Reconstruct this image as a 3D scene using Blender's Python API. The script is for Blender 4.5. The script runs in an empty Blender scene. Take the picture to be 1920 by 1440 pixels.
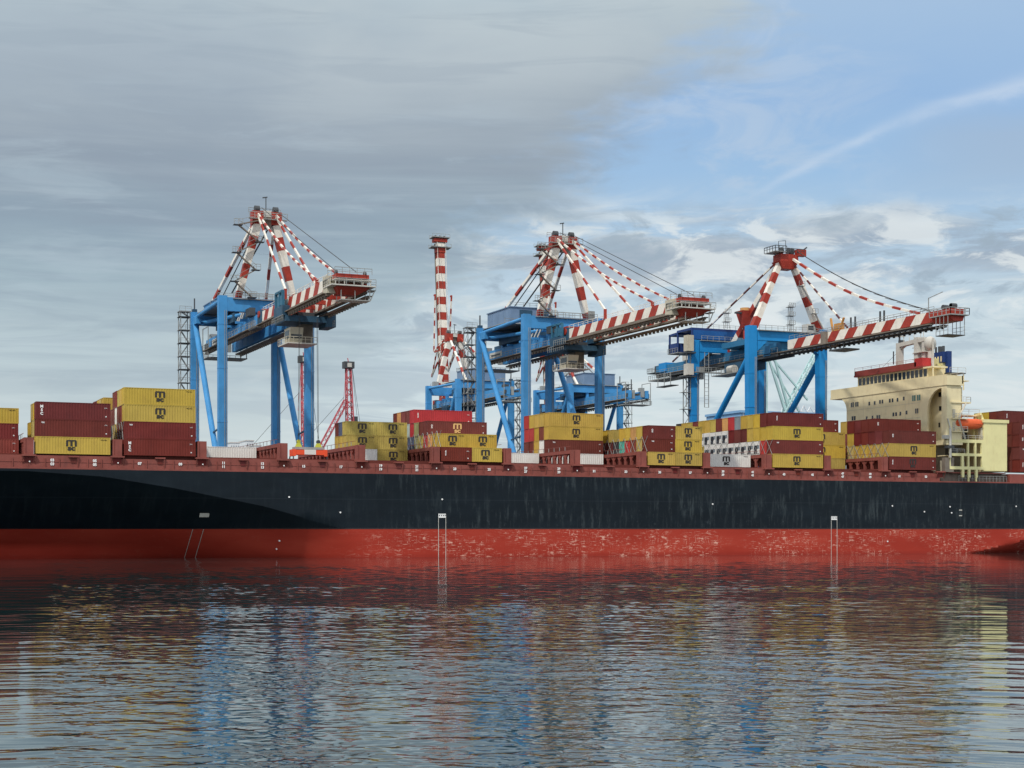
import bpy, math, random
import numpy as np
from mathutils import Vector, Matrix
random.seed(7)
R = math.radians
scene = bpy.context.scene
COL = scene.collection

# ------------------------------------------------------------------ camera
S_, C_ = 0.39999256, 0.91651839          # heading of the camera (sin, cos), 23.6 deg right of the ship's beam
CAM = Vector((-117.198, -268.540, 5.2))
cam_d = bpy.data.cameras.new('camera')
cam = bpy.data.objects.new('camera', cam_d)
COL.objects.link(cam)
cam.location = CAM
cam.rotation_euler = (R(90), 0, -math.atan2(S_, C_))
cam_d.sensor_width = 36.0
cam_d.lens = 2910.0 / 1920.0 * 36.0
cam_d.shift_y = (992.0 - 720.0) / 1920.0
cam_d.clip_start = 0.5
cam_d.clip_end = 20000
scene.camera = cam

# ------------------------------------------------------------------ colour management
vs = scene.view_settings
vs.view_transform = 'Standard'
vs.look = 'None'
vs.exposure = 0.0
vs.gamma = 1.0
vs.use_curve_mapping = False


def lin(r, g, b):
    f = lambda c: (c / 255.0 / 12.92) if c / 255.0 <= 0.04045 else ((c / 255.0 + 0.055) / 1.055) ** 2.4
    return (f(r), f(g), f(b), 1.0)


# ------------------------------------------------------------------ sun
SUN_EL = R(53)
SUN_AZ = math.atan2(-0.74, -0.67)         # clockwise from +Y
sun_dir = Vector((math.sin(SUN_AZ) * math.cos(SUN_EL), math.cos(SUN_AZ) * math.cos(SUN_EL), math.sin(SUN_EL)))
sd = bpy.data.lights.new('sun', 'SUN')
sd.energy = 2.9
sd.angle = R(2)
sd.color = (1.0, 0.95, 0.86)
sun = bpy.data.objects.new('sun', sd)
COL.objects.link(sun)
sun.rotation_euler = (-sun_dir).to_track_quat('-Z', 'Y').to_euler()

# ------------------------------------------------------------------ world: Nishita sky with a cloud layer
world = bpy.data.worlds.new('World')
scene.world = world
world.use_nodes = True
nt = world.node_tree
nt.nodes.clear()


class X:
    """tiny expression wrapper round node sockets"""
    tree = nt

    def __init__(s, v): s.v = v

    @staticmethod
    def op(o, *a, clamp=False):
        n = X.tree.nodes.new('ShaderNodeMath')
        n.operation = o
        n.use_clamp = clamp
        for i, q in enumerate(a):
            if isinstance(q, X): X.tree.links.new(q.v, n.inputs[i])
            else: n.inputs[i].default_value = q
        return X(n.outputs[0])

    def __add__(s, o): return X.op('ADD', s, o)
    __radd__ = __add__
    def __sub__(s, o): return X.op('SUBTRACT', s, o)
    def __rsub__(s, o): return X.op('SUBTRACT', o, s)
    def __mul__(s, o): return X.op('MULTIPLY', s, o)
    __rmul__ = __mul__
    def __truediv__(s, o): return X.op('DIVIDE', s, o)


def sstep(x, a, b):
    n = X.tree.nodes.new('ShaderNodeMapRange')
    n.interpolation_type = 'SMOOTHSTEP'
    X.tree.links.new(x.v, n.inputs[0])
    n.inputs[1].default_value = a
    n.inputs[2].default_value = b
    return X(n.outputs[0])


def vec(x, y, z):
    n = X.tree.nodes.new('ShaderNodeCombineXYZ')
    for i, q in enumerate((x, y, z)):
        if isinstance(q, X): X.tree.links.new(q.v, n.inputs[i])
        else: n.inputs[i].default_value = q
    return n.outputs[0]


def noise(v, scale, detail=5, rough=0.55, dist=0.0):
    n = X.tree.nodes.new('ShaderNodeTexNoise')
    X.tree.links.new(v, n.inputs['Vector'])
    n.inputs['Scale'].default_value = scale
    n.inputs['Detail'].default_value = detail
    n.inputs['Roughness'].default_value = rough
    n.inputs['Distortion'].default_value = dist
    return X(n.outputs[0])


def ramp(x, stops):
    n = X.tree.nodes.new('ShaderNodeValToRGB')
    X.tree.links.new(x.v, n.inputs[0])
    e = n.color_ramp.elements
    while len(e) < len(stops): e.new(0.5)
    for i, (p, c) in enumerate(stops):
        e[i].position = p
        e[i].color = c
    return n.outputs[0]


def mix(f, a, b):
    n = X.tree.nodes.new('ShaderNodeMix')
    n.data_type = 'RGBA'
    if isinstance(f, X): X.tree.links.new(f.v, n.inputs[0])
    else: n.inputs[0].default_value = f
    for i, q in ((6, a), (7, b)):
        if isinstance(q, tuple): n.inputs[i].default_value = q
        else: X.tree.links.new(q, n.inputs[i])
    return n.outputs[2]


tc = nt.nodes.new('ShaderNodeTexCoord')
sep = nt.nodes.new('ShaderNodeSeparateXYZ')
nt.links.new(tc.outputs['Generated'], sep.inputs[0])
dx, dy, dz = (X(sep.outputs[i]) for i in range(3))
AZ0 = math.atan2(S_, C_)
az = X.op('ARCTAN2', dx, dy) - AZ0                 # azimuth, 0 = across the ship
el = X.op('ARCSINE', X.op('MAXIMUM', X.op('MINIMUM', dz, 1.0), -1.0))
elc = X.op('MAXIMUM', el, 0.0)


def P(px, py):                                      # direction of a point of the sky in (azimuth, elevation)
    u = math.atan((px - 960) / 2910.0)
    return u, math.atan((992 - py) / 2910.0 * math.cos(u))


cv = vec(az * 3.0, elc * 9.0, 0.3)
cv2 = vec(az * 3.0, elc * 14.0, 4.7)
nA = noise(cv, 1.6, 4, 0.5, 0.3) - 0.5
nB = noise(cv, 5.0, 7, 0.58, 0.4) - 0.5
nC = noise(cv2, 3.2, 8, 0.6, 0.6) - 0.5
nW = noise(vec(az * 2.0, elc * 16.0, 9.1), 4.0, 6, 0.55, 0.8) - 0.5
VM = 0.36                                           # ramps run over elevation 0 .. VM rad


def vr(c): return c / VM


sky = nt.nodes.new('ShaderNodeTexSky')
sky.sky_type = 'NISHITA'
sky.sun_disc = False
sky.sun_elevation = SUN_EL
sky.sun_rotation = SUN_AZ
sky.dust_density = 1.0
nsm = nt.nodes.new('ShaderNodeVectorMath')
nsm.operation = 'SCALE'
nt.links.new(sky.outputs[0], nsm.inputs[0])
nsm.inputs['Scale'].default_value = 0.11
nish = nsm.outputs[0]
elw = elc + nA * 0.02 + nB * 0.018
clear = ramp(elw / VM, [(0.0, lin(214, 225, 225)), (vr(0.06), lin(213, 225, 228)), (vr(0.13), lin(200, 216, 224)),
                        (vr(0.19), lin(176, 203, 226)), (vr(0.225), lin(160, 195, 229)), (vr(0.265), lin(153, 188, 227)),
                        (vr(0.33), lin(172, 199, 227))])
clear = mix(0.12, clear, nish)
edge = (elc - 0.198) * 1.15 + 0.010 - az + nA * 0.17 + nB * 0.17 + nC * 0.07
mleft = sstep(edge, -0.055, 0.04)
lv = elc + nA * 0.05 + nW * 0.05
cloudL = ramp(lv / VM, [(0.0, lin(208, 218, 219)), (vr(0.05), lin(203, 215, 217)), (vr(0.10), lin(190, 206, 212)),
                        (vr(0.155), lin(164, 184, 195)), (vr(0.19), lin(148, 167, 182)), (vr(0.235), lin(150, 164, 178)),
                        (vr(0.285), lin(168, 182, 194)), (vr(0.345), lin(183, 199, 208))])
# the upper left corner is paler
cl_pale = sstep(noise(vec(az * 2.2, elc * 5.0, 2.2), 2.6, 5, 0.5, 0.3), 0.42, 0.72) * sstep(elc, 0.2, 0.32)
cloudL = mix(cl_pale * 0.55, cloudL, lin(196, 206, 210))
band = noise(vec(az * 1.1 + elc * 0.8, elc * 24.0, 8.8), 2.6, 6, 0.55, 0.25)
cloudL = mix(sstep(band, 0.45, 0.66) * sstep(elc, 0.03, 0.12) * (1.0 - sstep(elc, 0.22, 0.29)) * 0.26, cloudL, lin(137, 153, 170))
cloudL = mix(sstep(0.0 - band, -0.50, -0.34) * (1.0 - sstep(elc, 0.20, 0.28)) * 0.26, cloudL, lin(188, 203, 212))
dim = sstep(nW, -0.03, 0.16) * 0.25 * sstep(elc, 0.03, 0.12)
cloudL = mix(dim, cloudL, lin(140, 155, 172))
# clouds right of the opening : pale veil and grey belts between 5 and 12 degrees
window = sstep(elc, 0.02, 0.10) * (1.0 - sstep(elc + nA * 0.03, 0.182, 0.222))
wht = sstep(nC + nB * 0.3, -0.06, 0.13) * window
right = mix(wht * 0.9, clear, lin(222, 230, 232))
belt = sstep(elc + nB * 0.03, 0.148, 0.168) * (1.0 - sstep(elc + nB * 0.045, 0.178, 0.204))
gry = sstep(nC + nA * 0.5, -0.12, 0.04) * belt
right = mix(gry * 0.85, right, lin(156, 172, 189))
gry2 = sstep(nW - nB * 0.2, 0.01, 0.12) * sstep(elc, 0.01, 0.06) * (1.0 - sstep(elc, 0.12, 0.165))
right = mix(gry2 * 0.5, right, lin(166, 181, 194))
pf = noise(vec(az * 7.0, elc * 19.0, 1.3), 3.0, 8, 0.6, 0.5) - 0.5
pz_ = sstep(elc, 0.085, 0.135) * (1.0 - sstep(elc + nA * 0.03, 0.188, 0.212))
right = mix(sstep(pf, 0.0, 0.12) * pz_ * 0.75, right, lin(226, 233, 235))
right = mix(sstep(0.0 - pf, 0.02, 0.14) * pz_ * 0.75, right, lin(158, 176, 191))
lo_ = sstep(noise(vec(az * 2.0, elc * 26.0, 5.5), 3.0, 6, 0.55, 0.3), 0.5, 0.66) * (1.0 - sstep(elc, 0.10, 0.15))
right = mix(lo_ * 0.4, right, lin(184, 200, 210))
veil = sstep(az + nA * 0.12, 0.22, 0.33) * sstep(elc, 0.19, 0.225) * (1.0 - sstep(elc + nB * 0.02, 0.235, 0.262))
right = mix(veil * 0.5, right, lin(168, 184, 203))
wisp = noise(vec(az * 5.0 - elc * 5.0, elc * 11.0 + az * 2.0, 3.3), 2.4, 7, 0.6, 0.7)
thin = sstep(wisp, 0.46, 0.66) * sstep(elc, 0.185, 0.215) * (1.0 - sstep(az, 0.14, 0.30))
right = mix(thin * 0.5, right, lin(190, 206, 224))
# vapour trail
u0, v0 = P(1380, 385)
u1, v1 = P(1600, 268)
u2, v2 = P(1925, 155)
t_ = az - u0
a_ = ((v2 - v0) / (u2 - u0) - (v1 - v0) / (u1 - u0)) / (u2 - u1)
b_ = (v1 - v0) / (u1 - u0) - a_ * (u1 - u0)
dd = elc - (t_ * t_ * a_ + t_ * b_ + v0) + nB * 0.012 + nC * 0.006
wd = t_ * 0.022 + 0.0022
q = dd / wd
trail = X.op('POWER', 2.718, q * q * -1.0) * sstep(t_, -0.01, 0.06) * (sstep(nB, -0.25, 0.2) * 0.45 + 0.15)
right = mix(trail, right, lin(208, 221, 236))
front = mix(mleft, right, cloudL)
lite = sstep(noise(vec(az * 2.4, elc * 15.0, 7.7), 3.4, 7, 0.6, 0.5), 0.52, 0.68) * mleft * (1.0 - sstep(elc, 0.24, 0.3))
front = mix(lite * 0.28, front, lin(186, 203, 214))
bright = sstep(nC, 0.02, 0.2) * mleft * (1.0 - sstep(elc, 0.07, 0.16))
front = mix(bright * 0.5, front, lin(200, 212, 216))
# overhead and behind the viewer: broken bright overcast
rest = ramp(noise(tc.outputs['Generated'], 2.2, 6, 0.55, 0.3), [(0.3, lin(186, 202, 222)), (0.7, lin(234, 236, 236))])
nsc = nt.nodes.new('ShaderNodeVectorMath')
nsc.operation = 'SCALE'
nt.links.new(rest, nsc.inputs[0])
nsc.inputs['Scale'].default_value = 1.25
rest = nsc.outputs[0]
front = mix(sstep(elc, 0.32, 0.42), front, lin(244, 250, 250))  # unseen sky above the view, whitened to brighten the reflections in the water
cosu = X.op('COSINE', az)
fm = sstep(cosu, 0.25, 0.8) * (1.0 - sstep(elc, 0.42, 0.75))
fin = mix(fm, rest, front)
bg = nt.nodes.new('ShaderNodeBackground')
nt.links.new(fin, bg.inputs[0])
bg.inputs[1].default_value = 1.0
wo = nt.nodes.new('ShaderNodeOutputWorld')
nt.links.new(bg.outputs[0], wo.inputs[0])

# ------------------------------------------------------------------ materials
MATS = {}


def paint(name, col, rough=0.55, var=0.12, dirt=0.0, dcol=(0.10, 0.07, 0.05), scale=0.35, metal=0.0, vstreak=0.0, scol=None, spec=0.16, objvar=0.0):
    m = bpy.data.materials.new(name)
    m.use_nodes = True
    t = m.node_tree
    X.tree = t
    b = t.nodes['Principled BSDF']
    b.inputs['Roughness'].default_value = rough
    b.inputs['Metallic'].default_value = metal
    b.inputs['Specular IOR Level'].default_value = spec
    c = t.nodes.new('ShaderNodeTexCoord')
    geo = t.nodes.new('ShaderNodeNewGeometry')
    pos = geo.outputs['Position']
    n1 = noise(pos, scale, 5, 0.6)
    base = (col[0], col[1], col[2], 1)
    dk = tuple(x * (1 - var * 1.6) for x in col) + (1,)
    lt = tuple(min(1, x * (1 + var * 1.3) + 0.01 * var) for x in col) + (1,)
    out = ramp(n1, [(0.28, dk), (0.5, base), (0.74, lt)])
    sp = t.nodes.new('ShaderNodeSeparateXYZ')
    t.links.new(pos, sp.inputs[0])
    px, py, pz = (X(sp.outputs[i]) for i in range(3))
    if vstreak:
        ns = noise(vec(px * 1.6, py * 1.6, pz * 0.12), 1.0, 6, 0.65)
        out = mix(sstep(ns, 0.55, 0.75) * vstreak, out, (scol or dcol) + (1,))
    if dirt:
        n2 = noise(vec(px * 1.0, py * 1.0, pz * 0.35), 0.9, 7, 0.7)
        out = mix(sstep(n2, 0.50, 0.66) * dirt, out, dcol + (1,))
    if objvar:
        oi = t.nodes.new('ShaderNodeObjectInfo')
        rv = X(oi.outputs['Random'])
        hs = t.nodes.new('ShaderNodeHueSaturation')
        t.links.new(out, hs.inputs['Color'])
        t.links.new(((rv - 0.5) * objvar * 2.0 + 1.0).v, hs.inputs['Value'])
        t.links.new(((rv * 7.31 - X.op('FLOOR', rv * 7.31) - 0.5) * objvar * 0.10 + 0.5).v, hs.inputs['Hue'])
        t.links.new(((rv * 3.17 - X.op('FLOOR', rv * 3.17) - 0.5) * objvar * 1.0 + 1.0).v, hs.inputs['Saturation'])
        out = hs.outputs[0]
    t.links.new(out, b.inputs['Base Color'])
    rr = noise(pos, scale * 3, 3, 0.5)
    t.links.new((rr * 0.25 + (rough - 0.12)).v, b.inputs['Roughness'])
    MATS[name] = m
    return m


def flat(name, col, rough=0.6, metal=0.0, emit=None):
    m = bpy.data.materials.new(name)
    m.use_nodes = True
    b = m.node_tree.nodes['Principled BSDF']
    b.inputs['Base Color'].default_value = tuple(col) + (1,)
    b.inputs['Roughness'].default_value = rough
    b.inputs['Metallic'].default_value = metal
    MATS[name] = m
    return m


paint('yellow', (0.47, 0.325, 0.062), 0.6, 0.08, 0.18, (0.22, 0.12, 0.05), objvar=0.10)
paint('yellow_dull', (0.42, 0.33, 0.10), 0.6, 0.14, 0.25, (0.2, 0.12, 0.06), objvar=0.14)
paint('orange_tan', (0.55, 0.30, 0.10), 0.55, 0.12, 0.2, objvar=0.1)
paint('maroon', (0.140, 0.029, 0.024), 0.62, 0.12, 0.15, (0.07, 0.03, 0.03), objvar=0.14)
paint('brown_red', (0.19, 0.050, 0.038), 0.55, 0.14, 0.2, (0.1, 0.04, 0.03), objvar=0.16)
paint('bright_red', (0.42, 0.045, 0.045), 0.45, 0.08, 0.1, objvar=0.06)
paint('white_box', (0.72, 0.72, 0.68), 0.5, 0.05, 0.12, (0.45, 0.4, 0.33))
paint('grey_box', (0.22, 0.26, 0.29), 0.5, 0.1, 0.2, objvar=0.1)
paint('pale_green', (0.42, 0.50, 0.46), 0.5, 0.12, 0.3, (0.2, 0.25, 0.2))
paint('olive', (0.30, 0.29, 0.13), 0.5, 0.12, 0.3)
paint('slate_blue', (0.09, 0.11, 0.18), 0.5, 0.12, 0.2)
paint('teal', (0.10, 0.42, 0.34), 0.5, 0.1, 0.15)
paint('dark_box', (0.05, 0.045, 0.05), 0.55, 0.1, 0.1)
flat('black', (0.012, 0.012, 0.014), 0.5)
flat('dark_grey', (0.05, 0.055, 0.06), 0.6)
flat('logo_black', (0.025, 0.02, 0.018), 0.6)
flat('logo_gold', (0.62, 0.40, 0.16), 0.6)
flat('white_mark', (0.85, 0.84, 0.82), 0.6)
paint('crane_blue', (0.062, 0.270, 0.560), 0.5, 0.12, 0.3, (0.07, 0.19, 0.34), scale=0.25, vstreak=0.2, scol=(0.04, 0.14, 0.27))
paint('crane_blue_bright', (0.018, 0.235, 0.560), 0.40, 0.08, 0.10, (0.03, 0.12, 0.25), scale=0.25, vstreak=0.15, scol=(0.02, 0.12, 0.3))
paint('crane_blue_dark', (0.035, 0.085, 0.14), 0.5, 0.2, 0.3, (0.02, 0.03, 0.05))
paint('crane_blue_grey', (0.16, 0.24, 0.36), 0.5, 0.1, 0.15, (0.08, 0.12, 0.18))
paint('stripe_red', (0.34, 0.045, 0.030), 0.5, 0.14, 0.2, (0.16, 0.03, 0.025), scale=0.6)
paint('stripe_white', (0.76, 0.72, 0.64), 0.5, 0.08, 0.3, (0.45, 0.36, 0.28), scale=0.6)
paint('galvanised', (0.30, 0.31, 0.30), 0.55, 0.15, 0.3, (0.14, 0.13, 0.12))
paint('walkway_brown', (0.20, 0.17, 0.14), 0.7, 0.2, 0.3, (0.05, 0.04, 0.035))
paint('cabin_cream', (0.50, 0.46, 0.36), 0.5, 0.1, 0.3, (0.25, 0.2, 0.15))
paint('lattice_red', (0.48, 0.10, 0.12), 0.5, 0.15, 0.1)
paint('lattice_green', (0.42, 0.60, 0.60), 0.5, 0.1, 0.1, (0.3, 0.42, 0.42))
paint('ship_cream', (0.78, 0.675, 0.42), 0.5, 0.05, 0.22, (0.45, 0.34, 0.2), vstreak=0.12, scol=(0.48, 0.38, 0.24))
paint('ship_yellow_cream', (0.76, 0.70, 0.36), 0.5, 0.05, 0.2, (0.55, 0.42, 0.2), vstreak=0.15, scol=(0.5, 0.4, 0.2))
paint('deck_red', (0.25, 0.075, 0.060), 0.6, 0.16, 0.35, (0.13, 0.05, 0.045), scale=0.3, vstreak=0.3, scol=(0.15, 0.07, 0.06))
paint('boat_orange', (0.72, 0.13, 0.045), 0.35, 0.08, 0.15, (0.4, 0.07, 0.03))
paint('spreader_red', (0.80, 0.10, 0.04), 0.45, 0.08, 0.2, (0.4, 0.08, 0.04))
paint('funnel_blue', (0.022, 0.05, 0.17), 0.45, 0.1, 0.1)
paint('wheelhouse_red', (0.26, 0.055, 0.045), 0.5, 0.1, 0.15)
paint('mast_white', (0.54, 0.52, 0.47), 0.5, 0.08, 0.25, (0.4, 0.35, 0.3))
paint('concrete', (0.30, 0.29, 0.27), 0.85, 0.15, 0.3, (0.15, 0.14, 0.13), scale=0.1)
paint('asphalt', (0.06, 0.06, 0.06), 0.85, 0.2, 0.3, (0.03, 0.03, 0.03), scale=0.1)
paint('shed_blue', (0.22, 0.40, 0.62), 0.55, 0.06, 0.1, (0.3, 0.4, 0.5))
paint('shed_white', (0.7, 0.72, 0.74), 0.5, 0.05, 0.1)
paint('town_wall', (0.62, 0.64, 0.66), 0.8, 0.06, 0.1)
paint('town_roof', (0.50, 0.47, 0.45), 0.8, 0.06, 0.1)
paint('hill', (0.26, 0.30, 0.30), 0.9, 0.15, 0.1, scale=0.02)
paint('girder_teal2', (0.04, 0.14, 0.22), 0.5, 0.15, 0.2, (0.03, 0.06, 0.09))
flat('glass_dark', (0.02, 0.025, 0.03), 0.12)
flat('glass_green', (0.05, 0.16, 0.13), 0.2)
flat('rope', (0.035, 0.035, 0.035), 0.7)
flat('yellow_green', (0.42, 0.42, 0.03), 0.5)


def hull_mat(name, red):
    m = bpy.data.materials.new(name)
    m.use_nodes = True
    t = m.node_tree
    X.tree = t
    b = t.nodes['Principled BSDF']
    geo = t.nodes.new('ShaderNodeNewGeometry')
    sp = t.nodes.new('ShaderNodeSeparateXYZ')
    t.links.new(geo.outputs['Position'], sp.inputs[0])
    px, py, pz = (X(sp.outputs[i]) for i in range(3))
    big = noise(vec(px * 0.05, py * 0.05, pz * 0.2), 1.0, 4, 0.5)
    pl = noise(vec(px * 0.22, 0, pz * 0.45), 1.0, 2, 0.4)
    streak = noise(vec(px * 1.1, 0.0, pz * 0.16), 1.0, 6, 0.62)
    fine = noise(vec(px * 3.0, 0.0, pz * 1.2), 1.0, 5, 0.7)
    mid = sstep(px, -45.0, -5.0)
    if not red:
        out = ramp(big * 0.6 + pl * 0.4, [(0.3, (0.0028, 0.0066, 0.0105, 1)), (0.5, (0.0045, 0.0096, 0.0148, 1)), (0.7, (0.0080, 0.0150, 0.0215, 1))])
        pat = sstep(noise(vec(px * 0.085, 4.0, pz * 0.16), 1.0, 4, 0.6), 0.40, 0.62) * 0.85 + 0.15
        out = mix(sstep(streak + fine * 0.25, 0.60, 0.80) * pat * 0.7 * (mid * 0.8 + 0.2), out, (0.048, 0.062, 0.068, 1))
        # worn line of fender rubbing and a weld seam half way down
        seam = 1.0 - sstep(X.op('ABSOLUTE', pz - 10.6), 0.03, 0.12)
        out = mix(seam * 0.25, out, (0.03, 0.04, 0.05, 1))
        wear = sstep(noise(vec(px * 0.9, 0, pz * 0.7), 1.0, 7, 0.75), 0.56, 0.68) * (1.0 - sstep(pz, 6.5, 11.0)) * mid
        out = mix(wear * 0.5, out, (0.06, 0.075, 0.085, 1))
    else:
        out = ramp(big, [(0.3, (0.31, 0.030, 0.018, 1)), (0.5, (0.37, 0.040, 0.024, 1)), (0.7, (0.43, 0.056, 0.034, 1))])
        low = 1.0 - sstep(pz, 0.15, 0.9)
        out = mix(low * 0.35, out, (0.20, 0.018, 0.013, 1))
        hs = noise(vec(px * 0.55, 0.0, pz * 6.5), 1.0, 5, 0.68)
        vs_ = noise(vec(px * 5.5, 3.0, pz * 0.5), 1.0, 5, 0.65)
        pt = noise(vec(px * 0.5, 5.0, pz * 0.95), 1.0, 9, 0.72)
        zone = noise(vec(px * 0.09, 7.0, pz * 0.25), 1.0, 3, 0.5)
        zz = sstep(zone, 0.38, 0.56) * (sstep(px, -36.0, -14.0) * 0.85 + 0.03) * (1.0 - sstep(pz, 4.4, 5.1) * 0.5)
        sc = X.op('MAXIMUM', X.op('MAXIMUM', sstep(hs, 0.57, 0.61), sstep(vs_, 0.60, 0.64) * 0.8), sstep(pt, 0.575, 0.615))
        out = mix(sc * zz, out, (0.72, 0.40, 0.31, 1))
        out = mix(sstep(fine, 0.5, 0.8) * zz * 0.3, out, (0.46, 0.10, 0.06, 1))
    t.links.new(out, b.inputs['Base Color'])
    b.inputs['Specular IOR Level'].default_value = 0.12 if red else 0.2
    rr = noise(vec(px * 0.6, py, pz * 0.8), 1.0, 4, 0.6)
    t.links.new((rr * 0.3 + 0.32).v, b.inputs['Roughness'])
    bp = t.nodes.new('ShaderNodeBump')
    bp.inputs['Strength'].default_value = 0.25
    bp.inputs['Distance'].default_value = 0.15
    t.links.new((pl + streak * 0.3).v, bp.inputs['Height'])
    t.links.new(bp.outputs[0], b.inputs['Normal'])
    MATS[name] = m


hull_mat('hull_navy', False)
hull_mat('hull_red', True)


# ------------------------------------------------------------------ mesh builder
class MB:
    def __init__(s):
        s.v, s.f, s.m, s.mats = [], [], [], []

    def mi(s, name):
        if name not in s.mats: s.mats.append(name)
        return s.mats.index(name)

    def quad(s, pts, mat):
        n = len(s.v)
        s.v += [tuple(p) for p in pts]
        s.f.append(tuple(range(n, n + len(pts))))
        s.m.append(s.mi(mat))

    def hexa(s, a, b, mat):
        """a, b: two loops of 4 points"""
        n = len(s.v)
        s.v += [tuple(p) for p in a] + [tuple(p) for p in b]
        k = s.mi(mat)
        for q in ((3, 2, 1, 0), (4, 5, 6, 7), (0, 1, 5, 4), (1, 2, 6, 5), (2, 3, 7, 6), (3, 0, 4, 7)):
            s.f.append(tuple(n + i for i in q))
            s.m.append(k)
        return s

    def box(s, x0, x1, y0, y1, z0, z1, mat):
        return s.hexa([(x0, y0, z0), (x1, y0, z0), (x1, y1, z0), (x0, y1, z0)],
                      [(x0, y0, z1), (x1, y0, z1), (x1, y1, z1), (x0, y1, z1)], mat)

    def frame(s, p, q):
        p, q = Vector(p), Vector(q)
        d = (q - p).normalized()
        side = d.cross(Vector((0, 0, 1)))
        if side.length < 0.05: side = Vector((1, 0, 0)) if abs(d.x) < .5 else Vector((0, 1, 0))
        side.normalize()
        up = side.cross(d).normalized()
        return p, q, side, up

    def beam(s, p, q, w, h, mat, w2=None, h2=None):
        p, q, a, u = s.frame(p, q)
        w2 = w if w2 is None else w2
        h2 = h if h2 is None else h2
        A = [p - a * w / 2 - u * h / 2, p + a * w / 2 - u * h / 2, p + a * w / 2 + u * h / 2, p - a * w / 2 + u * h / 2]
        B = [q - a * w2 / 2 - u * h2 / 2, q + a * w2 / 2 - u * h2 / 2, q + a * w2 / 2 + u * h2 / 2, q - a * w2 / 2 + u * h2 / 2]
        return s.hexa(A, B, mat)

    def tube(s, p, q, r, mat, n=8, r2=None):
        p, q, a, u = s.frame(p, q)
        r2 = r if r2 is None else r2
        k = len(s.v)
        for (c, rr) in ((p, r), (q, r2)):
            for i in range(n):
                t = 2 * math.pi * i / n
                s.v.append(tuple(c + a * math.cos(t) * rr + u * math.sin(t) * rr))
        mi = s.mi(mat)
        for i in range(n):
            j = (i + 1) % n
            s.f.append((k + i, k + j, k + n + j, k + n + i))
            s.m.append(mi)
        s.f.append(tuple(k + i for i in reversed(range(n))))
        s.m.append(mi)
        s.f.append(tuple(k + n + i for i in range(n)))
        s.m.append(mi)
        return s

    def striped(s, p, q, w, h, segs, w2=None, h2=None, round_=False, mats=('stripe_white', 'stripe_red')):
        """segs: list of (end fraction, 0 white / 1 red)"""
        p, q = Vector(p), Vector(q)
        w2 = w if w2 is None else w2
        h2 = h if h2 is None else h2
        t0 = 0.0
        for t1, k in segs:
            a, b = p.lerp(q, t0), p.lerp(q, t1)
            wa, wb = w + (w2 - w) * t0, w + (w2 - w) * t1
            ha, hb = h + (h2 - h) * t0, h + (h2 - h) * t1
            if round_: s.tube(a, b, wa / 2, mats[k], 8, wb / 2)
            else: s.beam(a, b, wa, ha, mats[k], wb, hb)
            t0 = t1
        return s

    def cyl(s, c, r, z0, z1, mat, n=12, r2=None):
        return s.tube((c[0], c[1], z0), (c[0], c[1], z1), r, mat, n, r2)

    def rail(s, pts, z, mat='galvanised', h=1.1, r=0.05, step=2.0):
        for a, b in zip(pts[:-1], pts[1:]):
            a = Vector((a[0], a[1], z if len(a) < 3 else a[2]))
            b = Vector((b[0], b[1], z if len(b) < 3 else b[2]))
            L = (b - a).length
            n = max(1, int(L / step))
            up = Vector((0, 0, h))
            s.beam(a + up, b + up, r * 1.6, r * 1.6, mat)
            s.beam(a + up * .55, b + up * .55, r, r, mat)
            for i in range(n + 1):
                c = a.lerp(b, i / n)
                s.beam(c, c + up, r * 1.3, r * 1.3, mat)
        return s

    def xform(s, fn):
        s.v = [tuple(fn(*p)) for p in s.v]
        return s

    def build(s, name, parent=None, loc=None, smooth=False):
        me = bpy.data.meshes.new(name)
        me.from_pydata(s.v, [], s.f)
        for n in s.mats: me.materials.append(MATS[n])
        me.polygons.foreach_set('material_index', s.m)
        if smooth: me.polygons.foreach_set('use_smooth', [True] * len(s.f))
        me.update()
        return link(name, me, parent, loc)


def link(name, me, parent=None, loc=None):
    o = bpy.data.objects.new(name, me)
    COL.objects.link(o)
    if parent: o.parent = parent
    if loc: o.location = loc
    return o


def tag(o, label, cat, group=None, kind=None):
    if label: o['label'] = label
    if cat: o['category'] = cat
    if group: o['group'] = group
    if kind: o['kind'] = kind
    return o


def thing(name, label, cat, loc=(0, 0, 0), rz=0, group=None):
    o = bpy.data.objects.new(name, None)
    COL.objects.link(o)
    o.location = loc
    o.rotation_euler = (0, 0, rz)
    o.empty_display_size = 1
    return tag(o, label, cat, group)


_tm = {}


def text_mesh(s, size, mat, bold=0.0, depth=0.02, vertical=False, rot=False):
    """lettering standing in the XZ plane facing -Y, centred on its own middle"""
    key = (s, size, mat, bold, vertical, rot)
    if key in _tm: return _tm[key]
    cu = bpy.data.curves.new('lettering', 'FONT')
    cu.body = '\n'.join(s) if vertical else s
    cu.size = size
    cu.align_x = 'CENTER'
    cu.extrude = depth
    cu.offset = bold
    cu.resolution_u = 3
    if vertical: cu.space_line = 0.95
    o = bpy.data.objects.new('lettering', cu)
    COL.objects.link(o)
    dg = bpy.context.evaluated_depsgraph_get()
    me = bpy.data.meshes.new_from_object(o.evaluated_get(dg))
    bpy.data.objects.remove(o)
    co = np.empty(len(me.vertices) * 3)
    me.vertices.foreach_get('co', co)
    co = co.reshape(-1, 3)
    mid = (co.max(0) + co.min(0)) / 2
    co -= mid
    x, y, z = co[:, 0].copy(), co[:, 1].copy(), co[:, 2].copy()
    if rot: x, y = y, -x
    co = np.stack([x, -z, y], 1)
    me.vertices.foreach_set('co', co.ravel())
    me.materials.clear()
    me.materials.append(MATS[mat])
    me.update()
    _tm[key] = me
    return me


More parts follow.
